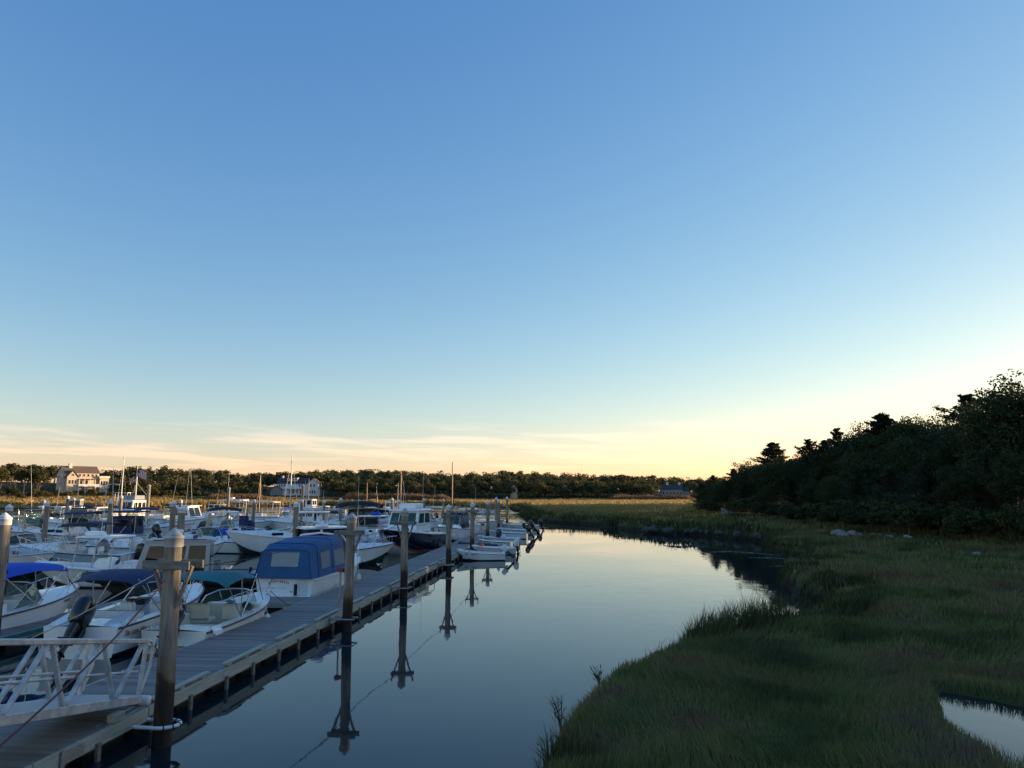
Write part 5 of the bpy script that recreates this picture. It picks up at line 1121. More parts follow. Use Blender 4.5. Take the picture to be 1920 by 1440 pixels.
b.portlights((.48, .57, .66), l=.62, h=.24); b.windscreen(.45, .75, .45, gl_dark); b.bimini(.22, .46, 2.85, cv_navy, 1.15, .08, .05); b.bow_rail(.62, .5, 3)
b = mid('sport_boat', 'white boat with long navy hardtop and navy side canvas', 218, 66, 178, L=8.6, B=2.7, fb=1.35, fs=.95, hull=gel2, cp=(.05, .52), floor=.5, trunk=.25, tr=(.54, .9))
b.hardtop(.12, .62, 2.75, cv_navy, 1.15, under=1.0, th=.12); b.cabin(.2, .48, 1.0, 1.35, 1.0, cv_navy, .3, .1, gl_dark, cv_navy, .05, 2, 1, .92); b.outboard(.0, -30, cowl_b, 1.3); b.windscreen(.58, .7, .5, gl_clear)
b = mid('center_console', 'low white boat with double navy stripe right of the T-top', 205, 53, 181, L=6.8, B=2.3, fb=1.15, fs=.75, hull=gel, stripe=navy_str, cp=(.05, .8), floor=.3)
b.console(.45); b.antenna(.45, .3, 1.3, 3.6, (.03, 0)); b.outboard(0, 0, cowl_w, 1.1); b.bow_rail(.75, .25, 2)
b = mid('skiff', 'long white skiff hull lying behind the striped white boat', 226, 57, 180, L=6.2, B=2.1, fb=1.0, fs=.7, hull=gel, stripe=navy_str, cp=(.05, .85), floor=.3, rail=blk_str); b.bench(.4, 1.4); b.outboard(0, -35, cowl_b, 1.1)
b = mid('fishing_boat', 'white fishing boat with red and blue boards and large grey outboard', 290, 72, 28, L=8.0, B=2.7, fb=1.6, fs=1.0, hull=gel, stripe=navy_str, cp=(.08, .5), floor=.5, trunk=.2, tr=(.52, .9))
b.outboard(.4, -38, cowl_g, 1.5); b.outboard(-.4, -38, cowl_w, 1.5); b.bow_rail(.55, .5, 4); b.windscreen(.55, .7, .5, gl_clear); b.bimini(.34, .6, 3.0, cv_navy, 1.1, .12, .1)
for k_, (m_, dx) in enumerate(((mat('red_paddle_board', (.5, .07, .06), .4), 0), (mat('blue_paddle_board', (.02, .13, .5), .4), .28), (mat('red_paddle_board', (.5, .07, .06), .4), .56))):
    mb = MB(); mb.lathe([(.05, -.04), (.48, -.035), (.5, 0), (.48, .035), (.05, .04)], (0, 0, 0), 16, Matrix.Translation((b.x(.22) + dx * .9, -1.18 - .06 * k_, 1.35)) @ Matrix.Rotation(R(90), 4, 'X')); b.add('float_board', mb, m_)
b = mid('lobster_boat', 'white workboat with grey flybridge, mast and flag', 262, 108, 265, L=10.5, B=3.4, fb=2.2, fs=1.3, hull=gel, stripe=navy_str, cp=(.05, .4), floor=.8, group='boats moored farther out')
zr = b.cabin(.42, .72, 1.6, 1.75, 1.25, gel, .35, .0, gl_dark, gel, .3, 3, 3, .95); mb = MB(); mb.box((b.x(.55), 0, zr + .35), (2.2, 2.2, .62), None, .06); b.add('flybridge', mb, mat('grey_dodger', (.22, .25, .29), .7, var=.1))
b.mast(.5, 4.4, zr + .6, mast_wht, stays=False, r=.09)
for sg in (-1, 1): mb = MB(); mb.tube([(b.x(.5), 0, zr + 2.5), (b.x(.42), sg * 1.2, zr + .6)], .03, 5); b.add('mast_strut', mb, alu_m)
def flag(parent, x, y, z, w_, h_, ang=0.0):
    fm_ = bpy.data.materials.get('national_flag')
    if not fm_:
        fm_ = bpy.data.materials.new('national_flag'); fm_.use_nodes = True; t = fm_.node_tree; bs = t.nodes['Principled BSDF']; bs.inputs['Roughness'].default_value = .8
        uv = N(t, 'ShaderNodeUVMap'); sp_ = N(t, 'ShaderNodeSeparateXYZ'); t.links.new(uv.outputs[0], sp_.inputs[0])
        def mth(op, a, b_=None):
            n_ = N(t, 'ShaderNodeMath', operation=op)
            for i_, v_ in enumerate((a, b_)):
                if v_ is None: continue
                if isinstance(v_, (int, float)): n_.inputs[i_].default_value = v_
                else: t.links.new(v_, n_.inputs[i_])
            return n_.outputs[0]
        st_ = mth('GREATER_THAN', mth('FRACT', mth('MULTIPLY', sp_.outputs[1], 6.5)), .5)
        m1 = N(t, 'ShaderNodeMixRGB'); m1.inputs[1].default_value = (.45, .03, .05, 1); m1.inputs[2].default_value = (.75, .74, .72, 1); t.links.new(st_, m1.inputs[0])
        ct = mth('MULTIPLY', mth('LESS_THAN', sp_.outputs[0], .4), mth('GREATER_THAN', sp_.outputs[1], .46))
        m2 = N(t, 'ShaderNodeMixRGB'); t.links.new(ct, m2.inputs[0]); t.links.new(m1.outputs[0], m2.inputs[1]); m2.inputs[2].default_value = (.02, .03, .14, 1); t.links.new(m2.outputs[0], bs.inputs['Base Color'])
    nx, ny = 14, 8; V = []; U = []
    for j in range(ny + 1):
        for i in range(nx + 1):
            u, v = i / nx, j / ny; V.append((w_ * u * math.cos(ang) - .08 * w_ * math.sin(7 * u + 2 * v) * math.sin(ang), w_ * u * math.sin(ang) + .12 * w_ * u * math.sin(7 * u + 2 * v), h_ * (v - 1) - .35 * w_ * u * u)); U.append((u, v))
    F = [(j * (nx + 1) + i, j * (nx + 1) + i + 1, (j + 1) * (nx + 1) + i + 1, (j + 1) * (nx + 1) + i) for j in range(ny) for i in range(nx)]
    me = bpy.data.meshes.new('flag'); me.from_pydata(V, [], F); me.materials.append(fm_); ul = me.uv_layers.new(name='UVMap')
    for lp in me.loops: ul.data[lp.index].uv = U[lp.vertex_index]
    return link('flag', me, parent, (x, y, z))
flag(b.e, b.x(.5), 0, zr + 4.4, 1.5, 1.1, R(80)); flag(b.e, b.x(.5) - .05, 0, zr + 3.4, 1.2, .8, R(-95))
b = mid('sailboat', 'small sailboat with blue sail cover and tall pale mast', 228, 100, 175, L=7.5, B=2.4, fb=1.0, fs=.8, hull=gel, cp=(.08, .4), floor=.4, trunk=.4, tr=(.42, .8), cat='sailboat'); b.mast(.42, 8.6, 1.0, mast_wht, 3.2, .075, cv_royal); b.portlights((.5, .62), l=.5)
b = mid('express_cruiser', 'white cruiser with grey tinted canvas and white arch near the left', 142, 82, 178, L=8.5, B=2.8, fb=1.6, fs=1.15, hull=gel, cp=(.05, .45), floor=.6, trunk=.3, tr=(.47, .92)); b.cabin(.14, .5, 1.3, 1.45, 1.15, mat('smoked_vinyl_curtain', (.10, .11, .13), .3, var=.2), .9, .3, gl_dark, cv_black, .02, 2, 1, .86)
mb = MB(); mb.tube([(b.x(.08), -1.2, 1.2), (b.x(.03), -1.1, 2.9), (b.x(.03), 1.1, 2.9), (b.x(.08), 1.2, 1.2)], .09, 7); b.add('arch', mb, gel)
b = mid('day_boat', 'white day boat with green windscreen left of the boards boat', 252, 88, 184, L=7, B=2.5, fb=1.3, fs=.95, hull=gel, cp=(.06, .5), floor=.5, trunk=.2, tr=(.52, .9)); b.windscreen(.53, .8, .6, gl_green); b.bimini(.2, .5, 2.7, cv_black, 1.05)
b = mid('runabout', 'white runabout with tilted dark outboard behind the police boat', 306, 47, 8, L=6.4, B=2.3, fb=1.1, fs=.75, hull=gel, cp=(.1, .6), floor=.3); b.outboard(.0, -42, cowl_g, 1.25); b.windscreen(.62, .45, .7); b.seat(.4, .4); b.seat(.4, -.4)
b = mid('skiff', 'white boat with white-cowled outboard between trio pilings and police cabin', 362, 51, 62, L=6.0, B=2.2, fb=1.1, fs=.75, hull=gel, cp=(.1, .62), floor=.3); b.outboard(0, 0, cowl_w, 1.5); b.windscreen(.62, .5, .7, gl_green)
b = mid('jet_boat', 'white and blue jet boat left of the tan curtain boat', 376, 64, 10, L=4.6, B=1.9, fb=1.0, fs=.75, hull=gel, stripe=cv_blue, cp=(.1, .55), floor=.3, rail=navy_str); b.windscreen(.6, .4, .7, gl_dark); b.seat(.4, 0)
b = mid('tower_boat', 'white hardtop boat with rolled tan curtain mid harbour', 432, 68, 4, L=7.4, B=2.5, fb=1.3, fs=.9, hull=gel, cp=(.06, .55), floor=.45, trunk=.3, tr=(.57, .9)); b.hardtop(.28, .62, 2.7, gel, 1.1, under=.9); b.windscreen(.58, .7, .5, gl_green); b.portlights((.66,), l=.5)
mb = MB(); mb.tube([(b.x(.33), -1.0, .95), (b.x(.36), -1.0, 2.62)], [.24, .14], 8); b.add('rolled_curtain', mb, cv_tan)
for k_ in range(3): b.antenna(.38 + .02 * k_, -.9, .9, 2.0, (.12, 0), gel, .02)
b = mid('flybridge_boat', 'big white boat with open windows and flared bow mid left', 362, 84, 356, L=9.5, B=3.1, fb=2.0, fs=1.2, hull=gel, cp=(.05, .4), floor=.7, trunk=.25, tr=(.62, .92)); zr = b.cabin(.36, .62, 1.3, 1.7, 1.2, gel, .6, 0, gl_dark, gel, .25, 2, 2, .92); b.bow_rail(.6, .7, 4); b.antenna(.5, .6, zr, 4.5, (-.1, 0)); b.antenna(.5, -.6, zr, 4.0, (.05, 0))
b = mid('sportfisher', 'white hardtop sportfisher with radome left of two pilings', 424, 94, 182, L=9.5, B=3.1, fb=1.8, fs=1.1, hull=gel, cp=(.05, .4), floor=.6, trunk=.35, tr=(.46, .9)); b.windscreen(.48, .9, .5, gl_clear); b.hardtop(.2, .5, 3.5, gel, 1.3, under=1.2, th=.12); b.dome(.38, 3.6, 0, gel, .38, .12); b.antenna(.4, .7, 3.6, 4.2)
b = mid('cabin_boat', 'white boat with black bimini left of two pilings mid harbour', 452, 84, 20, L=7.5, B=2.6, fb=1.4, fs=1.0, hull=gel, cp=(.06, .5), floor=.5, trunk=.25, tr=(.5, .9)); b.bimini(.1, .55, 2.75, cv_black, 1.15, .2, .25); b.windscreen(.55, .6, .6, gl_clear)
b = mid('catboat', 'dark green hulled boat right of two pilings', 520, 96, 25, L=6.5, B=2.4, fb=1.5, fs=1.0, hull=green_gel, cp=(.06, .5), floor=.5, rail=gel); b.bow_rail(.6, .3, 3)
b = mid('hardtop_boat', 'row of white awning boat under long grey hardtop behind the pilings', 478, 108, 178, L=10, B=3.2, fb=1.5, fs=1.1, hull=gel, cp=(.05, .6), floor=.6, trunk=.3, tr=(.62, .9)); b.hardtop(.1, .7, 3.1, grey_gel, 1.45, under=1.1, th=.14); b.windscreen(.64, .8, .5)
b = mid('tender', 'low white tender lying on the cross dock edge', 470, 58.0, 180, L=4.6, B=1.7, fb=.75, fs=.55, hull=gel, cp=(.06, .85), floor=.2); b.bench(.4, 1.2)
b = mid('outboard_boat', 'white boat with royal blue engine covers left of the whaler bow', 478, 66, 75, L=6.5, B=2.4, fb=1.1, fs=.8, hull=gel, cp=(.1, .7), floor=.3)
for yy in (-.4, .35):
    mb = MB(); mb.loft([[(b.x(0) - .35 + .42 * q * math.cos(a), yy + .34 * q * math.sin(a), z_) for a in [math.pi * i / 6 for i in range(12)]] for z_, q in ((.45, 1.05), (.9, 1.0), (1.3, .9), (1.55, .6))]); b.add('engine_cover', mb, cv_royal)
mb = MB(); mb.box((b.x(.45), 0, 1.5), (.8, 1.1, 1.2), None, .2); mb.box((b.x(.36), 0, 2.0), (.4, 1.0, 1.0), None, .18); b.add('console_cover', mb, cv_navy)
b = mid('whaler', 'cream high-bowed hull right of the navy console cover', 520, 69, 22, L=5.8, B=2.2, fb=1.7, fs=.8, hull=gel2, cp=(.1, .7), floor=.3, rail=bot_dark)
b = mid('sportfisher', 'white express boat with green windscreen, bow over the cross dock', 545, 56.5, 196, L=8.6, B=2.9, fb=1.7, fs=1.05, hull=gel, bottom=bot_blue, rail=grey_gel, cp=(.05, .40), floor=.55, trunk=.34, tr=(.42, .93)); b.windscreen(.44, .85, .5, gl_green); b.hardtop(.14, .46, 2.95, gel, 1.2, under=1.1, th=.1); b.bow_rail(.6, .4, 3); b.portlights((.56,), l=.8, h=.2)
b = mid('canvas_top_boat', 'white boat with navy drop curtains under a white top', 640, 47, 42, L=7.8, B=2.6, fb=1.25, fs=.9, hull=gel, stripe=navy_str, cp=(.06, .55), floor=.45, trunk=.2, tr=(.57, .9)); b.cabin(.2, .54, .95, 1.35, 1.02, cv_navy, .15, .05, gl_dark, gel, .25, 2, 1, .95); b.antenna(.3, 1.0, 2.4, 2.8, (-.1, 0)); b.antenna(.3, -1.0, 2.4, 2.2, (.05, 0)); b.bow_rail(.66, .4, 3)
b = mid('bowrider', 'navy hulled bowrider under a thin dark bimini hoop', 606, 74, 206, L=6.4, B=2.4, fb=1.25, fs=.85, hull=navy_gel, cp=(.08, .6), floor=.35, rail=gel); b.windscreen(.6, .5, .6, gl_green); b.bimini(.25, .55, 2.6, cv_black, 1.1, .16, .05)
b = mid('cabin_boat', 'white cruiser under a large black bimini and canvas', 655, 78, 190, L=8.5, B=2.8, fb=1.6, fs=1.1, hull=gel, cp=(.05, .55), floor=.6, trunk=.25, tr=(.57, .92)); b.bimini(.08, .62, 3.3, cv_black, 1.3, .35, .35); b.cabin(.12, .5, 1.3, 1.4, 1.1, cv_black, .3, .1, gl_dark, cv_black, .02, 2, 1, .9)
b = mid('pulpit_boat', 'white boat with red-tipped bow pulpit beyond the cruiser piling', 700, 80, 12, L=8.6, B=2.8, fb=1.8, fs=1.1, hull=gel, cp=(.05, .45), floor=.6, trunk=.3, tr=(.5, .9), rail=red_str); b.windscreen(.5, .8, .5, gl_clear)
mb = MB(); mb.box((b.x(1.0) + .5, 0, 1.86), (1.6, .34, .08), None, .03); b.add('pulpit', mb, gel); mb = MB(); mb.box((b.x(1.0) + 1.32, 0, 1.9), (.16, .36, .16), None, .03); b.add('pulpit_tip', mb, red_str)
b = mid('center_console', 'rod-bristling white centre console with twin engines, stern to us', 704, 62, 92, L=7.5, B=2.6, fb=1.3, fs=.95, hull=gel, cp=(.06, .8), floor=.45); b.console(.45, .9, 1.1, .9); b.hardtop(.28, .6, 2.55, gel, 1.05); b.outboard(.42, 0, cowl_w, 1.3); b.outboard(-.42, 0, cowl_w, 1.3); b.antenna(.3, .9, 2.6, 3.2)
for k_ in range(6): b.antenna(.31, -.9 + .36 * k_, 2.6, .9, (-.1, 0), blk_str, .015)
mb = MB(); mb.box((b.x(.45), -.3, 2.75), (.9, .7, .24), None, .08); b.add('life_raft', mb, cv_royal)
b = mid('skiff', 'sea-green skiff with raised grey outboard on the cross dock', 694, 57.2, 355, L=5.0, B=1.9, fb=.85, fs=.6, hull=seag_gel, cp=(.08, .85), floor=.2, rail=gel); b.outboard(0, -38, cowl_g, 1.15)
# navy pilothouse boat beside the main dock, bow towards us
nb = Boat('pilothouse_boat', 'large navy hulled pilothouse boat with white house and red boot stripe', -12.9, 56.6, 259, 9.2, 3.2, 1.95, 1.25, navy_gel, grey_gel, red_str, gel, (.04, .34), .7, .34, trunk=.25, tr=(.66, .93), rail=gel, group=G2, full=.5)
zr = nb.cabin(.34, .66, 1.55, 1.55, 1.2, gel, .75, .0, gl_green, gel, .26, 2, 3, .92, False, .08); nb.bow_rail(.58, .55, 5, chrome, .12); nb.dome(.5, zr, .2, gel, .36, .1); nb.antenna(.42, .8, zr, 2.6); nb.antenna(.42, -.8, zr, 2.2); nb.fender(.3, False, bot_dark); nb.fender(.16, False, bot_dark); nb.cleats((.5, .88)); nb.portlights((.74,), l=.2, h=.2)
mb = MB(); mb.box((nb.x(.46), 0, zr + .2), (1.4, 1.5, .42), None, .1); nb.add('flybridge', mb, gel)
mb = MB(); mb.tube([(nb.x(.18), -1.1, 1.25), (nb.x(.2), -1.0, 3.1), (nb.x(.34), -1.0, 3.15)], .03, 6); mb.tube([(nb.x(.18), 1.1, 1.25), (nb.x(.2), 1.0, 3.1), (nb.x(.34), 1.0, 3.15)], .03, 6); nb.add('aft_rail', mb, alu_m)
b = Boat('express_cruiser', 'white cabin boat with navy and teal canvas just beyond the navy hull', -12.0, 70.2, 262, 7.6, 2.6, 1.5, 1.0, gel, bot_dark, None, gel, (.05, .45), .5, .26, trunk=.35, tr=(.47, .92), rail=navy_str, group=G2); b.windscreen(.5, .8, .55, gl_green); b.cabin(.16, .46, 1.15, 1.35, 1.05, cv_navy, .2, .1, mat('teal_window_canvas', (.02, .12, .17), .6), cv_navy, .05, 2, 1, .9); b.bow_rail(.62, .4, 4); b.fender(.7, False); b.fender(.8, False)
b = Boat('center_console', 'white centre console bow-on beyond the cabin boat at the dock', -11.9, 80.5, 262, 7.4, 2.5, 1.45, 1.0, gel, bot_dark, blk_str, gel, (.05, .8), .4, .2, rail=gel, group=G2); b.console(.45, .9, 1.15, 1.0); b.hardtop(.34, .6, 2.7, gel, 1.0); b.antenna(.4, .6, 2.7, 2.4)
b = Boat('work_skiff', 'grey-sided open boat farthest along the main dock', -12.2, 90.0, 2, 6.5, 2.4, 1.3, .95, grey_gel, bot_dark, None, gel, (.05, .8), .4, .2, group=G2); b.console(.4, .9, 1.3, .9); mb = MB(); mb.tube([(b.x(.1), .8, 1), (b.x(.1), .8, 2.8), (b.x(.1), -.8, 2.8), (b.x(.1), -.8, 1)], .05, 6); b.add('goalpost', mb, alu_m)
# far moorings: boats and masts beyond
G3 = 'boats moored farther out'
def far(name, label, px, d, hd, **k): k.setdefault('group', G3); return mid(name, label, px, d, hd, **k)
b = far('pilothouse_boat', 'small white pilothouse boat moored off the gold bank at left', 155, 150, 200, L=8, B=2.8, fb=1.7, fs=1.1, hull=gel, cp=(.05, .4), floor=.6); b.cabin(.4, .7, 1.3, 1.9, 1.0, gel, .3, 0, gl_dark, gel, .2, 2, 2, .95); b.antenna(.5, 0, 3, 3)
b = far('sailboat', 'sailboat with very tall white mast in front of the white house', 551, 96, 95, L=8.5, B=2.6, fb=1.2, fs=.9, hull=gel, cp=(.08, .4), floor=.4, trunk=.4, tr=(.42, .8), cat='sailboat'); b.mast(.45, 8.1, 1.2, mast_wht, 3.5, .08, cv_royal)
b = far('sailboat', 'gaff sailboat with tan mast and spread rigging', 492, 116, 178, L=8.5, B=2.6, fb=1.1, fs=.9, hull=gel, cp=(.08, .4), floor=.4, trunk=.35, tr=(.42, .8), cat='sailboat'); b.mast(.5, 6.1, 1.2, mast_tan, 3.6, .1)
b = far('sailboat', 'sailboat with orange-lit tan mast behind the navy boat', 754, 128, 100, L=8, B=2.5, fb=1.1, fs=.9, hull=gel, cp=(.08, .4), floor=.4, trunk=.35, tr=(.42, .8), cat='sailboat'); b.mast(.5, 7.2, 1.2, mast_tan, 3, .09); b.antenna(.3, .4, 1.2, 5.0, (.02, 0), mast_wht, .04)
b = far('sailboat', 'small sailboat under the red-brown mast by the main dock', 849, 104, 92, L=7.5, B=2.4, fb=1.0, fs=.8, hull=gel, cp=(.08, .4), floor=.4, trunk=.3, tr=(.42, .8), cat='sailboat'); b.mast(.5, 7.8, .9, mast_red, 3, .095, None, False)
b = far('sailboat', 'daysailer with slim two-tone mast left of the navy boat', 690, 92, 95, L=6, B=2.1, fb=.9, fs=.7, hull=gel, cp=(.08, .5), floor=.4, trunk=.2, tr=(.52, .8), cat='sailboat'); b.mast(.55, 4.9, .8, mast_tan, 2.4, .06, cv_black, False)
b = far('flybridge_boat', 'grey and white flybridge boat standing off beyond the tall pale pile', 583, 150, 95, L=9, B=3, fb=1.7, fs=1.3, hull=gel, cp=(.05, .3), floor=.7); zr = b.cabin(.3, .7, 1.4, 1.8, 1.3, grey_gel, .4, 0, gl_dark, gel, .2, 2, 2, .95); b.antenna(.5, 0, zr, 4, (0, 0), mast_tan, .05)
b = far('skiff', 'low open skiff moored on the pale far water, centre', 628, 175, 182, L=6.5, B=2.2, fb=1.0, fs=.7, hull=grey_gel, cp=(.08, .8), floor=.3); b.console(.4, .8, 1.2, .7)
b = far('workboat', 'dark-hulled workboat under a white overhead bar between two pilings', 744, 150, 180, L=8, B=2.8, fb=1.4, fs=1.0, hull=navy_gel, cp=(.05, .5), floor=.5); b.cabin(.5, .75, 1.1, 1.6, 1.0, gel, .3, 0, gl_dark, gel, .2, 2, 2)
b = far('open_boat', 'small white open boat on the pale water before the outer pilings', 905, 165, 184, L=5.5, B=2.0, fb=1.0, fs=.7, hull=gel, cp=(.08, .8), floor=.3); b.console(.45)
b = far('cabin_boat', 'white cabin boat behind the flagged workboat, to its right', 318, 96, 186, L=8, B=2.7, fb=1.6, fs=1.1, hull=gel, cp=(.05, .45), floor=.6, trunk=.35, tr=(.47, .9)); b.windscreen(.5, .8, .5, gl_clear); b.bimini(.12, .48, 3.0, cv_black, 1.2); b.antenna(.4, .5, 1.6, 5.2, (-.16, 0))
b = far('day_boat', 'white boat moored between flagged workboat and left mast', 205, 92, 180, L=7.5, B=2.6, fb=1.4, fs=1.0, hull=gel, cp=(.06, .5), floor=.5, trunk=.2, tr=(.52, .9)); b.windscreen(.54, .7, .5, gl_clear); b.bimini(.15, .5, 2.8, cv_navy, 1.1)
b = far('day_boat', 'white boat with pale superstructure left of the black bimini', 562, 86, 178, L=8, B=2.7, fb=1.5, fs=1.0, hull=gel, cp=(.06, .45), floor=.5, trunk=.3, tr=(.47, .9)); b.cabin(.2, .46, 1.2, 1.5, 1.1, gel, .3, 0, gl_dark, gel, .2, 2, 2)
b = far('walkaround_boat', 'white walkaround at the far left edge behind the thick piling', 4, 58, 172, L=7, B=2.5, fb=1.3, fs=.9, hull=gel, cp=(.05, .5), floor=.45, trunk=.2, tr=(.52, .9)); b.windscreen(.55, .7, .5, gl_clear); b.hardtop(.25, .55, 2.6, gel, 1.05)
for k_ in range(4): b.antenna(.3 + .05 * k_, .6, 2.6, 1.2, (-.2, 0), blk_str)
b = far('skiff', 'white striped skiff bow showing right of the thick left piling', 16, 44, 8, L=5.5, B=2.0, fb=1.1, fs=.8, hull=gel, stripe=navy_str, cp=(.08, .7), floor=.3)
EXTRA = [(30, 74, 174, 'w', cv_navy, 'white windscreen boat far left, left of the flat-topped piling'), (78, 92, 8, 'b', cv_black, 'white boat with black bimini behind the left hardtop boat'), (112, 100, 182, 'h', gel, 'white hardtop boat far out below the mansion'), (178, 76, 178, 'w', cv_navy, 'white open boat right of the grey curtained cruiser'), (192, 112, 5, 'b', cv_navy, 'white boat with navy bimini far out left of the blue sail cover'), (274, 82, 12, 'h', gel, 'white hardtop boat behind the float boards'), (300, 118, 180, 'w', cv_navy, 'pale runabout far out right of the flagged workboat'), (332, 100, 176, 'b', cv_black, 'white boat under black bimini behind the trio of pilings'), (396, 76, 6, 'w', cv_navy, 'white runabout between trio pilings and tan curtain boat'), (408, 118, 182, 'h', gel, 'pale hardtop boat far out left of the tall slim pile'), (540, 112, 4, 'b', cv_navy, 'white boat with navy bimini behind the green hull'), (592, 104, 180, 'h', gel, 'white hardtop boat far out right of the tall pale pile'), (622, 96, 8, 'w', cv_navy, 'white runabout behind the thin dark bimini hoop'), (668, 108, 178, 'b', cv_black, 'white boat with black bimini far out behind the black canvas cruiser'), (722, 96, 2, 'h', gel, 'white hardtop boat left of the navy boat flybridge'), (772, 112, 184, 'w', cv_navy, 'white runabout far out behind the navy boat'), (806, 98, 176, 'h', gel, 'white hardtop boat right of the navy boat flybridge'), (60, 50, 4, 'w', cv_navy, 'low white runabout behind the cuddy bow rail'), (160, 46, 176, 'b', cv_black, 'white boat with black bimini close behind the T-top'), (400, 58, 170, 'w', cv_navy, 'white runabout behind the police boat cabin')]
for i_, (px, d, hd, kd, cvx, lab) in enumerate(EXTRA):
    L_ = 6.4 + (i_ * 37 % 10) * .25; b = far({'w': 'runabout', 'b': 'cabin_boat', 'h': 'hardtop_boat'}[kd], lab, px, d, hd, L=L_, B=L_ * .36, fb=1.2 + .05 * (i_ % 5), fs=.85, hull=(gel, gel, grey_gel, gel2)[i_ % 4], stripe=navy_str if i_ % 3 == 0 else None, cp=(.06, .52), floor=.4, trunk=.22 if kd != 'w' else .08, tr=(.54, .9))
    b.windscreen(.56, .65, .55, (gl_clear, gl_green, gl_dark)[i_ % 3]); b.seat(.36, .4); b.seat(.36, -.4); b.outboard(0, -35 if i_ % 2 else 0, (cowl_b, cowl_w, cowl_g)[i_ % 3], 1.15)
    if kd == 'b': b.bimini(.18, .54, 2.6, cvx, L_ * .165)
    if kd == 'h': b.hardtop(.24, .58, 2.6, cvx, L_ * .16, under=.85); b.antenna(.4, .5, 2.65, 2.6, (-.08, 0))
    b.bow_rail(.62, .4, 3)
# ------------------------------------------------------------------ dinghies on the channel side of the dock
G4 = 'dinghies tied along the channel side of the dock'
def ding(name, label, px, py, hd, **k):
    p = at(px, py, 0); k.setdefault('group', G4); k.setdefault('cat', 'dinghy'); k['L'] *= .87; return Boat(name, label, p.x, p.y, hd, **k)
b = ding('skiff', 'white scow-bowed skiff with red decal, nearest of the dinghies', 902, 1050, 187, L=3.7, B=1.55, fb=.72, fs=.46, hull=gel, bottom=bot_dark, stripe=None, deck=grey_gel, cp=(.05, .88), floor=.12, side=.12, full=.72, sugar=2.4, rail=grey_gel)
b.bench(.3, 1.2, .25, .22, grey_gel, False); b.bench(.62, 1.1, .25, .22, grey_gel, False); b.outboard(.1, -45, cowl_w, .7, z=.42); text_obj('MS 763 B', .12, letter_blk, b.e, side_M(b.x(.62), b.topside(.62, .38) + .015, .40, False, R(10)), 'lettering'); mb = MB(); mb.box((b.x(.80), b.topside(.8, .42) + .01, .45), (.13, .02, .09)); b.add('decal', mb, red_str)
b = ding('dinghy', 'grey-white dinghy with white outboard behind the scow skiff', 924, 1040, 200, L=3.6, B=1.55, fb=.7, fs=.5, hull=grey_gel, cp=(.05, .85), floor=.12, side=.12, rail=gel); b.outboard(0, -10, cowl_w, .75, z=.5); b.bench(.4, 1.2, .25, .22, gel, False)
def inflatable(name, label, px, py, hd, L, B, m, r=.2, mot=None):
    p = at(px, py, 0); e = empty(name, (p.x, p.y, 0), R(hd), label, 'inflatable', G4); pts = []
    for t_ in (0, .3, .55, .75, .88, .96): pts.append((-L / 2 + L * t_, -B / 2 + r + max(0, t_ - .6) ** 2 * B * 1.6, .22 + .18 * t_ ** 3))
    pts = pts + [(L / 2, 0, .42)] + [(x_, -y_, z_) for x_, y_, z_ in reversed(pts)]
    mb = MB(); mb.tube(pts, [r * .75] + [r] * (len(pts) - 2) + [r * .75], 10); mb.build('tube', m, e)
    mb = MB(); mb.box((-L * .05, 0, .1), (L * .8, B - 2 * r, .05)); mb.build('floor', deck_g, e); mb = MB(); mb.box((-L * .4, 0, .32), (.05, B - 2 * r, .4)); mb.build('transom', grey_gel, e)
    if mot: dm = Boat.__new__(Boat); dm.e = e; dm.L = L * .82; dm.fs = .45; dm.outboard(0, mot[0], mot[1], mot[2], x=-L * .42, z=.45)
    return e
inflatable('inflatable_boat', 'black inflatable dinghy hauled against the dock by the orange buoy', 897, 1030, 200, 2.9, 1.5, hyp_bk, .24)
mb = MB(); mb.lathe([(.02, -.2), (.14, -.15), (.2, 0), (.14, .15), (.04, .2), (.03, .26)], (0, 0, 0), 12); o = mb.build('mooring_buoy', orange_m); q = at(903, 1031, .35); o.location = (q.x, q.y, .62); tag(o, 'round orange-red buoy resting on the black inflatable', 'buoy')
b = ding('dinghy', 'cream and green tender beyond the black inflatable', 928, 1027, 176, L=3.2, B=1.5, fb=.65, fs=.5, hull=gel2, cp=(.05, .85), floor=.12, side=.12, rail=green_gel); b.bench(.4, 1.1, .25, .22, gel, False)
b = ding('skiff', 'white skiff with upright dark blue outboard, third out', 934, 1020, 196, L=4.2, B=1.7, fb=.75, fs=.52, hull=grey_gel, cp=(.05, .85), floor=.14, side=.12, rail=gel); b.outboard(0, -8, cowl_n, .95, x=b.x(.55), z=.6); b.bench(.3, 1.3, .25, .22, gel, False); mb = MB(); mb.box((b.x(.62), .2, .48), (.45, .3, .24), None, .05); b.add('fuel_tank', mb, red_str); mb = MB(); mb.box((b.x(.4), -.2, .62), (.7, .5, .3), None, .12); b.add('spare_motor', mb, cowl_w)
b = ding('dinghy', 'white tender with black outboard, middle of the row', 952, 1010, 178, L=4.4, B=1.75, fb=.78, fs=.55, hull=gel, cp=(.05, .85), floor=.14, side=.12, rail=green_gel); b.outboard(-.1, -30, cowl_b, .95, z=.58); b.bench(.4, 1.3, .25, .22, gel, False)
b = ding('dinghy', 'pale dinghy with large black outboard and tilted leg', 964, 1003, 194, L=4.2, B=1.75, fb=.75, fs=.55, hull=grey_gel, cp=(.05, .85), floor=.14, side=.12, rail=grey_gel); b.outboard(0, -40, cowl_b, 1.15, z=.58)
inflatable('inflatable_boat', 'grey inflatable dinghy near the outer end of the row', 958, 999, 190, 3.4, 1.6, hyp_gr, .24, (-30, cowl_b, .8))
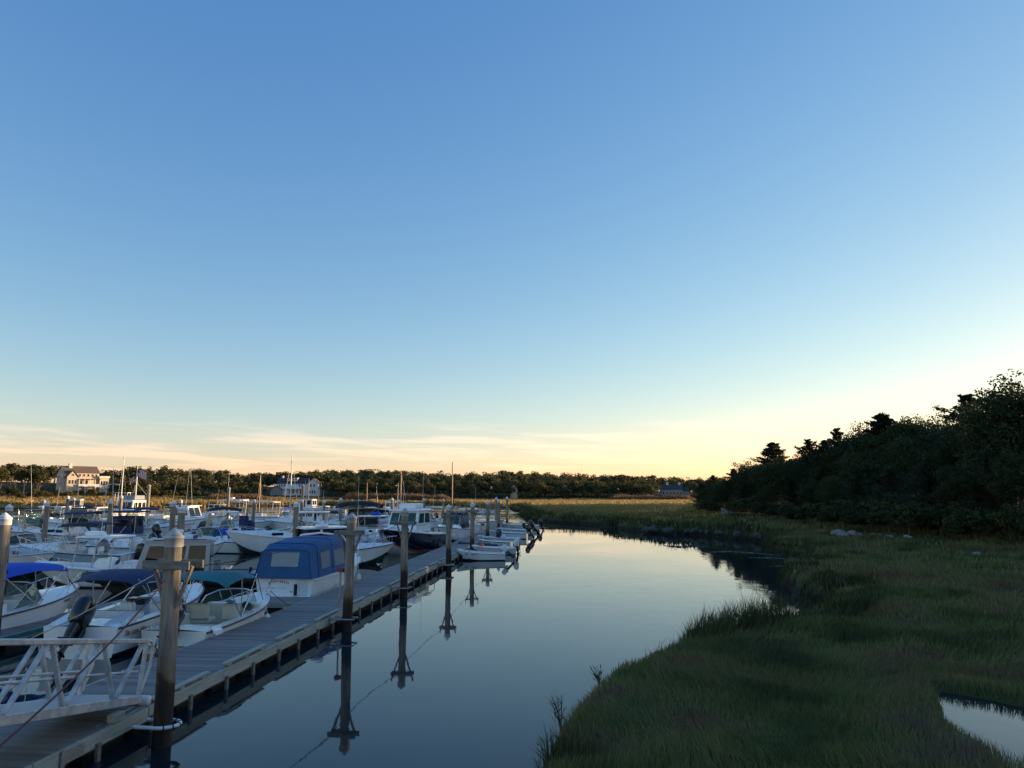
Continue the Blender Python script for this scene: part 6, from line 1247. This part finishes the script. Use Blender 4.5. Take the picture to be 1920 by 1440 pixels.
b = ding('skiff', 'long pale skiff farthest out in the row of dinghies', 974, 994, 186, L=5.4, B=1.9, fb=.85, fs=.6, hull=grey_gel, cp=(.05, .85), floor=.16, side=.14, rail=gel); b.outboard(0, -20, cowl_b, .9, z=.6); b.bench(.4, 1.4, .25, .25, gel, False); b.bench(.65, 1.2, .25, .25, gel, False); mb = MB(); mb.box((b.x(.45), 0, .85), (.5, .6, .6), None, .1); b.add('small_console', mb, cowl_w)
# mooring lines
def moor(a, b_, sag, label): sag_line('mooring_line', a, b_, sag, dline_m, .012, label, 'rope', 'mooring lines')
moor((-10.05, 26.0, DZ + .06), (-10.75, 26.0, .98), .03, 'short mooring line at the bow of the teal bimini boat')
moor((-10.05, 20.5, DZ + .06), (-10.3, 20.8, .66), .03, 'short mooring line at the stern of the teal bimini boat')
moor((-10.05, 38, DZ + .06), (-11.3, 37.2, 1.45), .12, 'dark bow line from the blue canvas cruiser to the dock')
moor((-12.6, 30.5, .95), (-11.1, 26.1, .98), .15, 'line from the cruiser stern to the teal bimini boat bow')
moor((-10.05, 51, DZ + .06), (-13.5, 52.2, 1.9), .2, 'dark bow line from the navy boat to the dock')
# ------------------------------------------------------------------ houses beyond the marsh
sh_tan = mat('tan_shingle', (.68, .56, .43), .85, col2=(.55, .44, .33), scale=3, stretch=(1, 1, 4)); sh_grey = mat('grey_shingle', (.34, .33, .31), .85, col2=(.25, .25, .24), scale=3, stretch=(1, 1, 4)); clap_w = mat('white_clapboard', (.66, .67, .68), .6, var=.06, scale=2)
roof_b = mat('brown_roof_shingle', (.20, .14, .10), .9, col2=(.13, .09, .07), scale=4); roof_d = mat('dark_roof_shingle', (.055, .058, .065), .9, col2=(.035, .037, .042), scale=4); trim_w = mat('white_trim', (.72, .72, .70), .5)
pane_m = glass('house_window_glass', (.02, .025, .03), 1.0, .06); brick_w = mat('pale_chimney', (.66, .64, .60), .8, var=.1)
def gable_block(parent, x0, x1, y0, y1, z0, ze, zr, wall, roof, along='x', over=.4, name='wall'):
    """walls closed by two gables and a roof of two slabs"""
    mb = MB()
    if along == 'x':
        ym = (y0 + y1) / 2; rings = [[(x, y0, z0), (x, y0, ze), (x, ym, zr), (x, y1, ze), (x, y1, z0)] for x in (x0, x1)]
        A = [((x0 - over, y0 - over, ze - over * (zr - ze) / (ym - y0)), (x1 + over, y0 - over, ze - over * (zr - ze) / (ym - y0)), (x1 + over, ym, zr), (x0 - over, ym, zr)), ((x0 - over, y1 + over, ze - over * (zr - ze) / (ym - y0)), (x1 + over, y1 + over, ze - over * (zr - ze) / (ym - y0)), (x1 + over, ym, zr), (x0 - over, ym, zr))]
    else:
        xm = (x0 + x1) / 2; rings = [[(x0, y, z0), (x0, y, ze), (xm, y, zr), (x1, y, ze), (x1, y, z0)] for y in (y0, y1)]
        dz = over * (zr - ze) / (xm - x0)
        A = [((x0 - over, y0 - over, ze - dz), (x0 - over, y1 + over, ze - dz), (xm, y1 + over, zr), (xm, y0 - over, zr)), ((x1 + over, y0 - over, ze - dz), (x1 + over, y1 + over, ze - dz), (xm, y1 + over, zr), (xm, y0 - over, zr))]
    mb.loft(rings, True, True, None, False); w_ = mb.build(name, wall, parent)
    for a in A:
        mb = MB(); up = .2; mb.loft([[(p[0], p[1], p[2] + .03) for p in a], [(p[0], p[1], p[2] + up) for p in a]], True, True, None, False); mb.build('roof_slope', roof, parent)
    return w_
def win(parent, x, z, y, w_, h_, axis='y', s=-1):
    """window on a wall facing -y (or the x side): frame proud of the wall, pane in the frame"""
    fr = MB(); pn = MB()
    if axis == 'y': fr.box((x, y + s * .03, z), (w_ + .24, .10, h_ + .24)); pn.box((x, y + s * .075, z), (w_, .03, h_))
    else: fr.box((y + s * .03, x, z), (.10, w_ + .24, h_ + .24)); pn.box((y + s * .075, x, z), (.03, w_, h_))
    f = fr.build('window', trim_w, parent); pn.build('pane', pane_m, f)
def house(name, px, d, yaw, label):
    p = polar(px, d); z = zt(p.x, p.y); return empty(name, (p.x, p.y, z - .1), YAW + yaw, label, 'house')
# mansion: lit long front turned to the right, shaded gable end to the left
H = house('shingle_mansion', 161, 300, R(50), 'large tan shingled mansion lit orange by the low sun'); H.location.z += 3.0; H.scale = (.88, .88, .8)
gable_block(H, -7.5, 7.0, 0, 9.0, -4, 6.6, 9.8, sh_tan, roof_b)
gable_block(H, -7.2, -2.6, -2.4, 2, -4, 4.6, 7.6, sh_tan, roof_b, 'y', .35, 'wing_wall')
for x in (-6.1, -4.9, -3.7): win(H, x, 2.0, -2.4, .8, 1.9)
win(H, -4.9, 5.4, -2.4, .9, 1.0)
for x in (-1.2, .6, 2.4, 4.2, 5.8): win(H, x, 5.3, 0, .9, 1.2)
for x in (-.6, 1.6): win(H, x, 1.9, 0, 1.5, 1.9)
for y_, z_ in ((2.2, 5.0), (4.2, 5.0), (6.4, 5.0), (2.2, 1.6), (5.0, 1.6)): win(H, y_, z_, -7.5, 1.0, 1.5, 'x', -1)
mb = MB(); mb.box((2.2, -1.5, 3.45), (9.4, 3.0, .25)); mb.build('porch_roof', roof_d, H)
for x in (-2.2, 0, 2.2, 4.4, 6.6): mb = MB(); mb.box((x, -2.8, 1.6), (.28, .28, 3.4)); mb.build('porch_column', trim_w, H)
mb = MB(); mb.box((2.2, -1.7, -.3), (9.6, 3.4, .3)); mb.build('porch_deck', trim_w, H)
mb = MB(); mb.box((2.2, -3.35, .45), (9.6, .08, .95)); mb.build('porch_railing', trim_w, H)
for x in (-2.0, .2, 2.4, 4.6, 6.8): mb = MB(); mb.box((x, -3.1, -2.2), (.35, .35, 3.5)); mb.build('deck_pier', trim_w, H)
mb = MB(); mb.box((9.0, 2.0, .6), (4.0, 6.0, 7.0)); mb.build('sunroom', sh_tan, H); mb = MB(); mb.box((9.0, 2.0, 4.6), (4.6, 6.6, .9)); mb.build('sunroom_railing', trim_w, H)
for x in (7.8, 9.0, 10.2): win(H, x, 1.6, -1.0, .8, 1.8)
mb = MB(); mb.box((13.5, 1.5, .1), (6.0, 5.0, .3)); mb.build('side_deck', trim_w, H); mb = MB(); mb.box((13.5, -1.0, .75), (6.0, .1, 1.0)); mb.build('side_railing', trim_w, H)
for x in (11.2, 13.5, 16.0): mb = MB(); mb.box((x, -.6, -2), (.3, .3, 4)); mb.build('deck_pier', trim_w, H)
mb = MB(); mb.box((-4.2, 3.6, 10.0), (1.3, 1.3, 2.4)); mb.build('chimney', brick_w, H)
# white house
H = house('white_house', 560, 352, R(3), 'long white house with dormer and right-hand gable, in shade'); H.location.z += 1.0; H.scale = (.86, .86, .86)
gable_block(H, -10.5, 5.5, 0, 8, -2.5, 5.6, 8.4, clap_w, roof_d)
gable_block(H, 5.8, 12.0, -2.0, 7, -2.5, 5.2, 8.0, clap_w, roof_d, 'y', .35, 'wing_wall')
mb = MB(); mb.box((-2.6, 2.2, 7.6), (5.6, 3.2, 1.9)); mb.build('dormer', clap_w, H); mb = MB(); mb.box((-2.6, 2.2, 8.66), (6.2, 3.8, .2)); mb.build('dormer_roof', roof_d, H)
for x in (-4.6, -3.3, -2.0, -.7): win(H, x, 7.6, .6, .7, 1.0)
for x in (-9.2, -7.9, -6.6, 1.6, 2.8, 4.0): win(H, x, 4.4, 0, .8, 1.1)
for x in (-3.6, -1.8, .2, 2.4): win(H, x, 1.0, 0, 1.0, 2.1)
for x in (8.0, 9.8): win(H, x, 4.3, -2.0, .8, 1.5)
for x in (7.6, 9.0, 10.2): win(H, x, .9, -2.0, .8, 1.6)
mb = MB(); mb.box((-2, -1.4, 2.6), (9, 2.8, .2)); mb.build('porch_roof', clap_w, H); mb = MB(); mb.box((-2, -2.0, -.7), (8, 4, .5)); mb.build('terrace', clap_w, H)
mb = MB(); mb.box((-8.6, 4, 8.6), (1.0, 1.0, 2.2)); mb.build('chimney', brick_w, H)
H = house('garden_cottage', 522, 350, R(10), 'small grey garden cottage left of the white house'); H.location.z += .6
gable_block(H, -2.5, 2.5, 0, 4, -2, 2.2, 3.9, sh_grey, roof_d, 'y'); win(H, 0, 1.6, 0, .8, 1.0)
# low house with two chimneys
H = house('low_house', 1262, 428, R(-4), 'low grey house with two sunlit chimneys at the far right'); H.location.z += .3
gable_block(H, -7.5, 4.5, 0, 7, -2, 3.6, 6.0, sh_grey, roof_d); gable_block(H, 4.7, 8.0, .5, 6, -2, 2.6, 4.4, sh_grey, roof_d)
for x in (-6.4, -4.4, -2.4, -.4, 1.6, 3.4): win(H, x, 1.4, 0, .9, 1.3)
for x in (-3.6, 3.2): mb = MB(); mb.box((x, 3.5, 6.4), (1.1, 1.0, 2.2)); mb.build('chimney', brick_w, H)
H = house('hidden_house', 767, 372, R(20), 'pale house front glimpsed among trees above the reed bed'); H.location.z += 1.6
gable_block(H, -2.8, 2.8, 0, 5, -4, 3.0, 5.0, clap_w, roof_d); win(H, -1, 1.6, 0, .8, 1.2); win(H, 1, 1.6, 0, .8, 1.2)
H = house('tall_cottage', 963, 376, R(-10), 'small pinkish cottage glimpsed at the wood edge right of the mast'); H.location.z += 1.5
gable_block(H, -1.6, 1.6, 0, 4, -3, 3.6, 5.2, sh_tan, roof_d, 'y'); win(H, 0, 2.6, 0, .8, 1.2)
# far radio mast, boat shelter
p = polar(1091, 900); mb = MB()
for a in range(3): mb.tube([(1.0 * math.cos(a * 2.094), 1.0 * math.sin(a * 2.094), 0), (.25 * math.cos(a * 2.094), .25 * math.sin(a * 2.094), 40)], .16, 4)
for k_ in range(20):
    z_ = 2 * k_; r_ = 1.0 - .75 * z_ / 40
    for a in range(3): mb.tube([(r_ * math.cos(a * 2.094), r_ * math.sin(a * 2.094), z_), (r_ * .96 * math.cos((a + 1) * 2.094), r_ * .96 * math.sin((a + 1) * 2.094), z_ + 2)], .07, 3)
o = mb.build('radio_mast', steel_m); o.location = (p.x, p.y, 3.5); tag(o, 'thin lattice radio mast rising far beyond the wooded ridge', 'mast')
p = polar(238, 262); H = empty('boat_shelter', (p.x, p.y, zt(p.x, p.y)), YAW, 'open shelter with thin white roof beside the left mast', 'shelter')
mb = MB(); mb.box((0, 0, 3.1), (4.6, 2.4, .22), None, .03); mb.build('roof', trim_w, H)
for x in (-2.1, 2.1):
    for y_ in (-1, 1): mb = MB(); mb.box((x, y_, 1.4), (.16, .16, 3.2)); mb.build('post', trim_w, H)
# ------------------------------------------------------------------ stones, fence, weed
stone_m = mat('dark_riprap_stone', (.085, .083, .085), .9, col2=(.04, .04, .042), scale=3, bump=.5, bscale=6, dist=.05); pale_m = mat('pale_granite', (.27, .26, .24), .9, col2=(.13, .125, .115), scale=3, bump=.4, bscale=7, dist=.04)
def rock_mesh(seed, m):
    rg = np.random.default_rng(seed); mb = MB(); rings = []; n = 9; ph = rg.uniform(0, 6, 4)
    for k in range(6):
        th = math.pi * (.04 + .92 * k / 5); rings.append([(math.sin(th) * math.cos(a) * (1 + .22 * math.sin(2 * a + ph[0]) + rg.normal() * .07), math.sin(th) * math.sin(a) * (.75 + .18 * math.cos(3 * a + ph[1]) + rg.normal() * .06), -math.cos(th) * .62 + rg.normal() * .04) for a in [2 * math.pi * i / n for i in range(n)]])
    mb.loft(rings, True, True, None, False); return mb.mesh('stone', m)
RK = [rock_mesh(s, stone_m) for s in range(5)]; RKP = [rock_mesh(s + 10, pale_m) for s in range(4)]
for j in range(120):
    u = rs.random(); px = 1205 + 285 * u; py = np.interp(px, [1205, 1300, 1373, 1440, 1490], [992, 995, 1001, 1006, 1007]) - 9 * rs.random() * (1 if px > 1260 else .4)
    p = at(px, py, .25 + .35 * rs.random()); s_ = rs.uniform(.28, .62)
    o = link('riprap_stone', RK[j % 5], None, (p.x, p.y, p.z - .1)); o.scale = (s_, s_, s_); o.rotation_euler = (rs.uniform(-.4, .4), rs.uniform(-.4, .4), rs.uniform(0, 6.28)); tag(o, 'dark angular stone in the riprap along the inlet shore', 'stone', 'riprap stones')
for j, (px, py, s_, lab) in enumerate(((1573, 997, .9, 'largest pale boulder at the grass edge below the wood'), (1582, 1003, .95, 'flat pale boulder lying in front of the largest one'), (1599, 997, .7, 'pale boulder right of the largest pair'), (1612, 1000, .5, 'small brownish boulder fourth from the left'), (1637, 1000, .45, 'low pale boulder mid row'), (1650, 1001, .4, 'low pale boulder fifth in the row'), (1668, 1003, .45, 'bright low boulder near the row end'), (1700, 1002, .4, 'grey boulder before the blue-green cedar'), (1706, 1003, .25, 'tiny bright stone at the row end'), (1395, 974, .6, 'lone pale rock in the grass above the riprap'), (1833, 1036, .55, 'flat grey stone in the grass at the right'))):
    p = at(px, py, 1.2); z = zt(p.x, p.y); p = at(px, py, z + .25); o = link('boulder', RKP[j % 4], None, (p.x, p.y, z + .10 * s_ + .05)); s_ *= .78; o.scale = (s_, s_, s_ * .7); o.rotation_euler = (0, 0, rs.uniform(0, 6.28)); tag(o, lab, 'boulder', 'boulders below the wood')
fn_m = wood_mat('old_fence_wood', (.24, .23, .20), (.13, .125, .11), scale=6)
a, b_ = polar(1348, 106), polar(1432, 98); F = empty('plank_fence', (a.x, a.y, zt(a.x, a.y)), math.atan2(b_.y - a.y, b_.x - a.x), 'low weathered rail fence under the left end of the wood', 'fence'); Lf = (b_ - a).length
for k_ in range(6): mb = MB(); mb.box((Lf * k_ / 5, 0, .5), (.14, .14, 1.3), None, .01); mb.build('post', fn_m, F)
for z_ in (.5, .95): mb = MB(); mb.box((Lf / 2, -.1, z_), (Lf, .05, .16), None, .01); mb.build('rail', fn_m, F)
for k_ in range(6): mb = MB(); mb.box((.2 + .22 * k_, -.16, .45), (.2, .03, .9), None, .005); mb.build('board', fn_m, F)
# floating weed and mud bars in the inlet mouth
weed_m = mat('wet_weed', (.035, .028, .018), .6, var=.4, scale=3, bump=.6, bscale=9, dist=.03)
def bar(name, pts, w_, h_, label):
    V = []; F_ = []; P_ = [at(x, y, 0) for x, y in pts]; n = 60; rg = np.random.default_rng(len(pts) + int(pts[0][0]))
    for k in range(n + 1):
        u = k / n * (len(P_) - 1); i = min(int(u), len(P_) - 2); c = P_[i].lerp(P_[i + 1], u - i); ww = w_ * math.sin(math.pi * k / n) ** .5 * rg.uniform(.3, 1.2); hh = h_ * math.sin(math.pi * k / n) ** .5 * rg.uniform(.2, 1.2)
        V += [(c.x, c.y - ww, -.03), (c.x + rg.normal() * .1, c.y, hh), (c.x, c.y + ww, -.03)]
    for k in range(n):
        for q in (0, 1): F_.append((3 * k + q, 3 * k + 3 + q, 3 * k + 4 + q, 3 * k + 1 + q))
    me = bpy.data.meshes.new(name); me.from_pydata(V, [], F_); me.materials.append(weed_m); tag(link(name, me), label, 'weed', kind='stuff')
bar('weed_bar', [(1243, 1023), (1275, 1026), (1300, 1024), (1330, 1026)], .45, .12, 'dark strip of weed on the water off the inlet mouth')
bar('weed_bar', [(1310, 1036), (1370, 1034), (1440, 1039), (1500, 1046)], .6, .05, 'low mud bar across the inlet mouth'); bar('weed_bar', [(1400, 1046), (1450, 1046), (1490, 1049)], .4, .04, 'second low mud bar in the inlet'); bar('weed_bar', [(1440, 1062), (1500, 1060), (1545, 1064)], .4, .04, 'mud streak at the head of the inlet')
# tall seed-headed reeds leaning out over the water at the near bank
for j, (px, py, hh, lab) in enumerate(((1052, 1345, .7, 'spindly branching reed clump leaning over the water at the near bank'), (1030, 1432, .65, 'spindly reed clump at the lower end of the near bank'), (1124, 1268, .5, 'small reed clump higher along the near bank'))):
    p = at(px, py, .6); e = empty('reed_plant', (p.x, p.y, .35), 0, lab, 'reeds')
    for k_ in range(9):
        a = rs.uniform(0, 6.28); l = hh * rs.uniform(.6, 1.0); dx, dy = rs.uniform(-.45, .15), rs.uniform(-.2, .25); mb = MB()
        mb.tube([(0, 0, 0), (dx * .35 * l, dy * .35 * l, l * .55), (dx * l, dy * l, l)], [.008, .006, .002], 4); sm_ = mb.build('stem', tall_m, e)
        for q in range(4):
            u = .35 + .15 * q; c = Vector((dx * u * l, dy * u * l, l * u)); aa = rs.uniform(0, 6.28); tip = c + Vector((math.cos(aa) * .16, math.sin(aa) * .16, .10)); mb = MB(); sd_ = Vector((-math.sin(aa), math.cos(aa), 0)) * .012
            mb.add([c, c.lerp(tip, .5) + sd_, tip, c.lerp(tip, .5) - sd_], [(0, 1, 2, 3)]); mb.build('leaf', tall_m, sm_)
# ------------------------------------------------------------------ quay the gangway hangs from (behind and below the viewer)
q_m = wood_mat('quay_timber', (.26, .25, .22), (.15, .145, .13), scale=4, stretch=(1, 6, 1))
mb = MB(); mb.box((-3.0, -3.6, 2.62), (20, 11.6, .2)); tag(mb.build('quay_deck', q_m), kind='structure')
for x in (-12, -8, -4, 0, 4):
    for y_ in (-8, 1.6): mb = MB(); mb.tube([(x, y_, -1.5), (x, y_, 2.5)], .17, 10); o = mb.build('quay_pile', pile_m); tag(o, 'round timber pile under the quay behind the viewer', 'piling', 'piles under the quay')
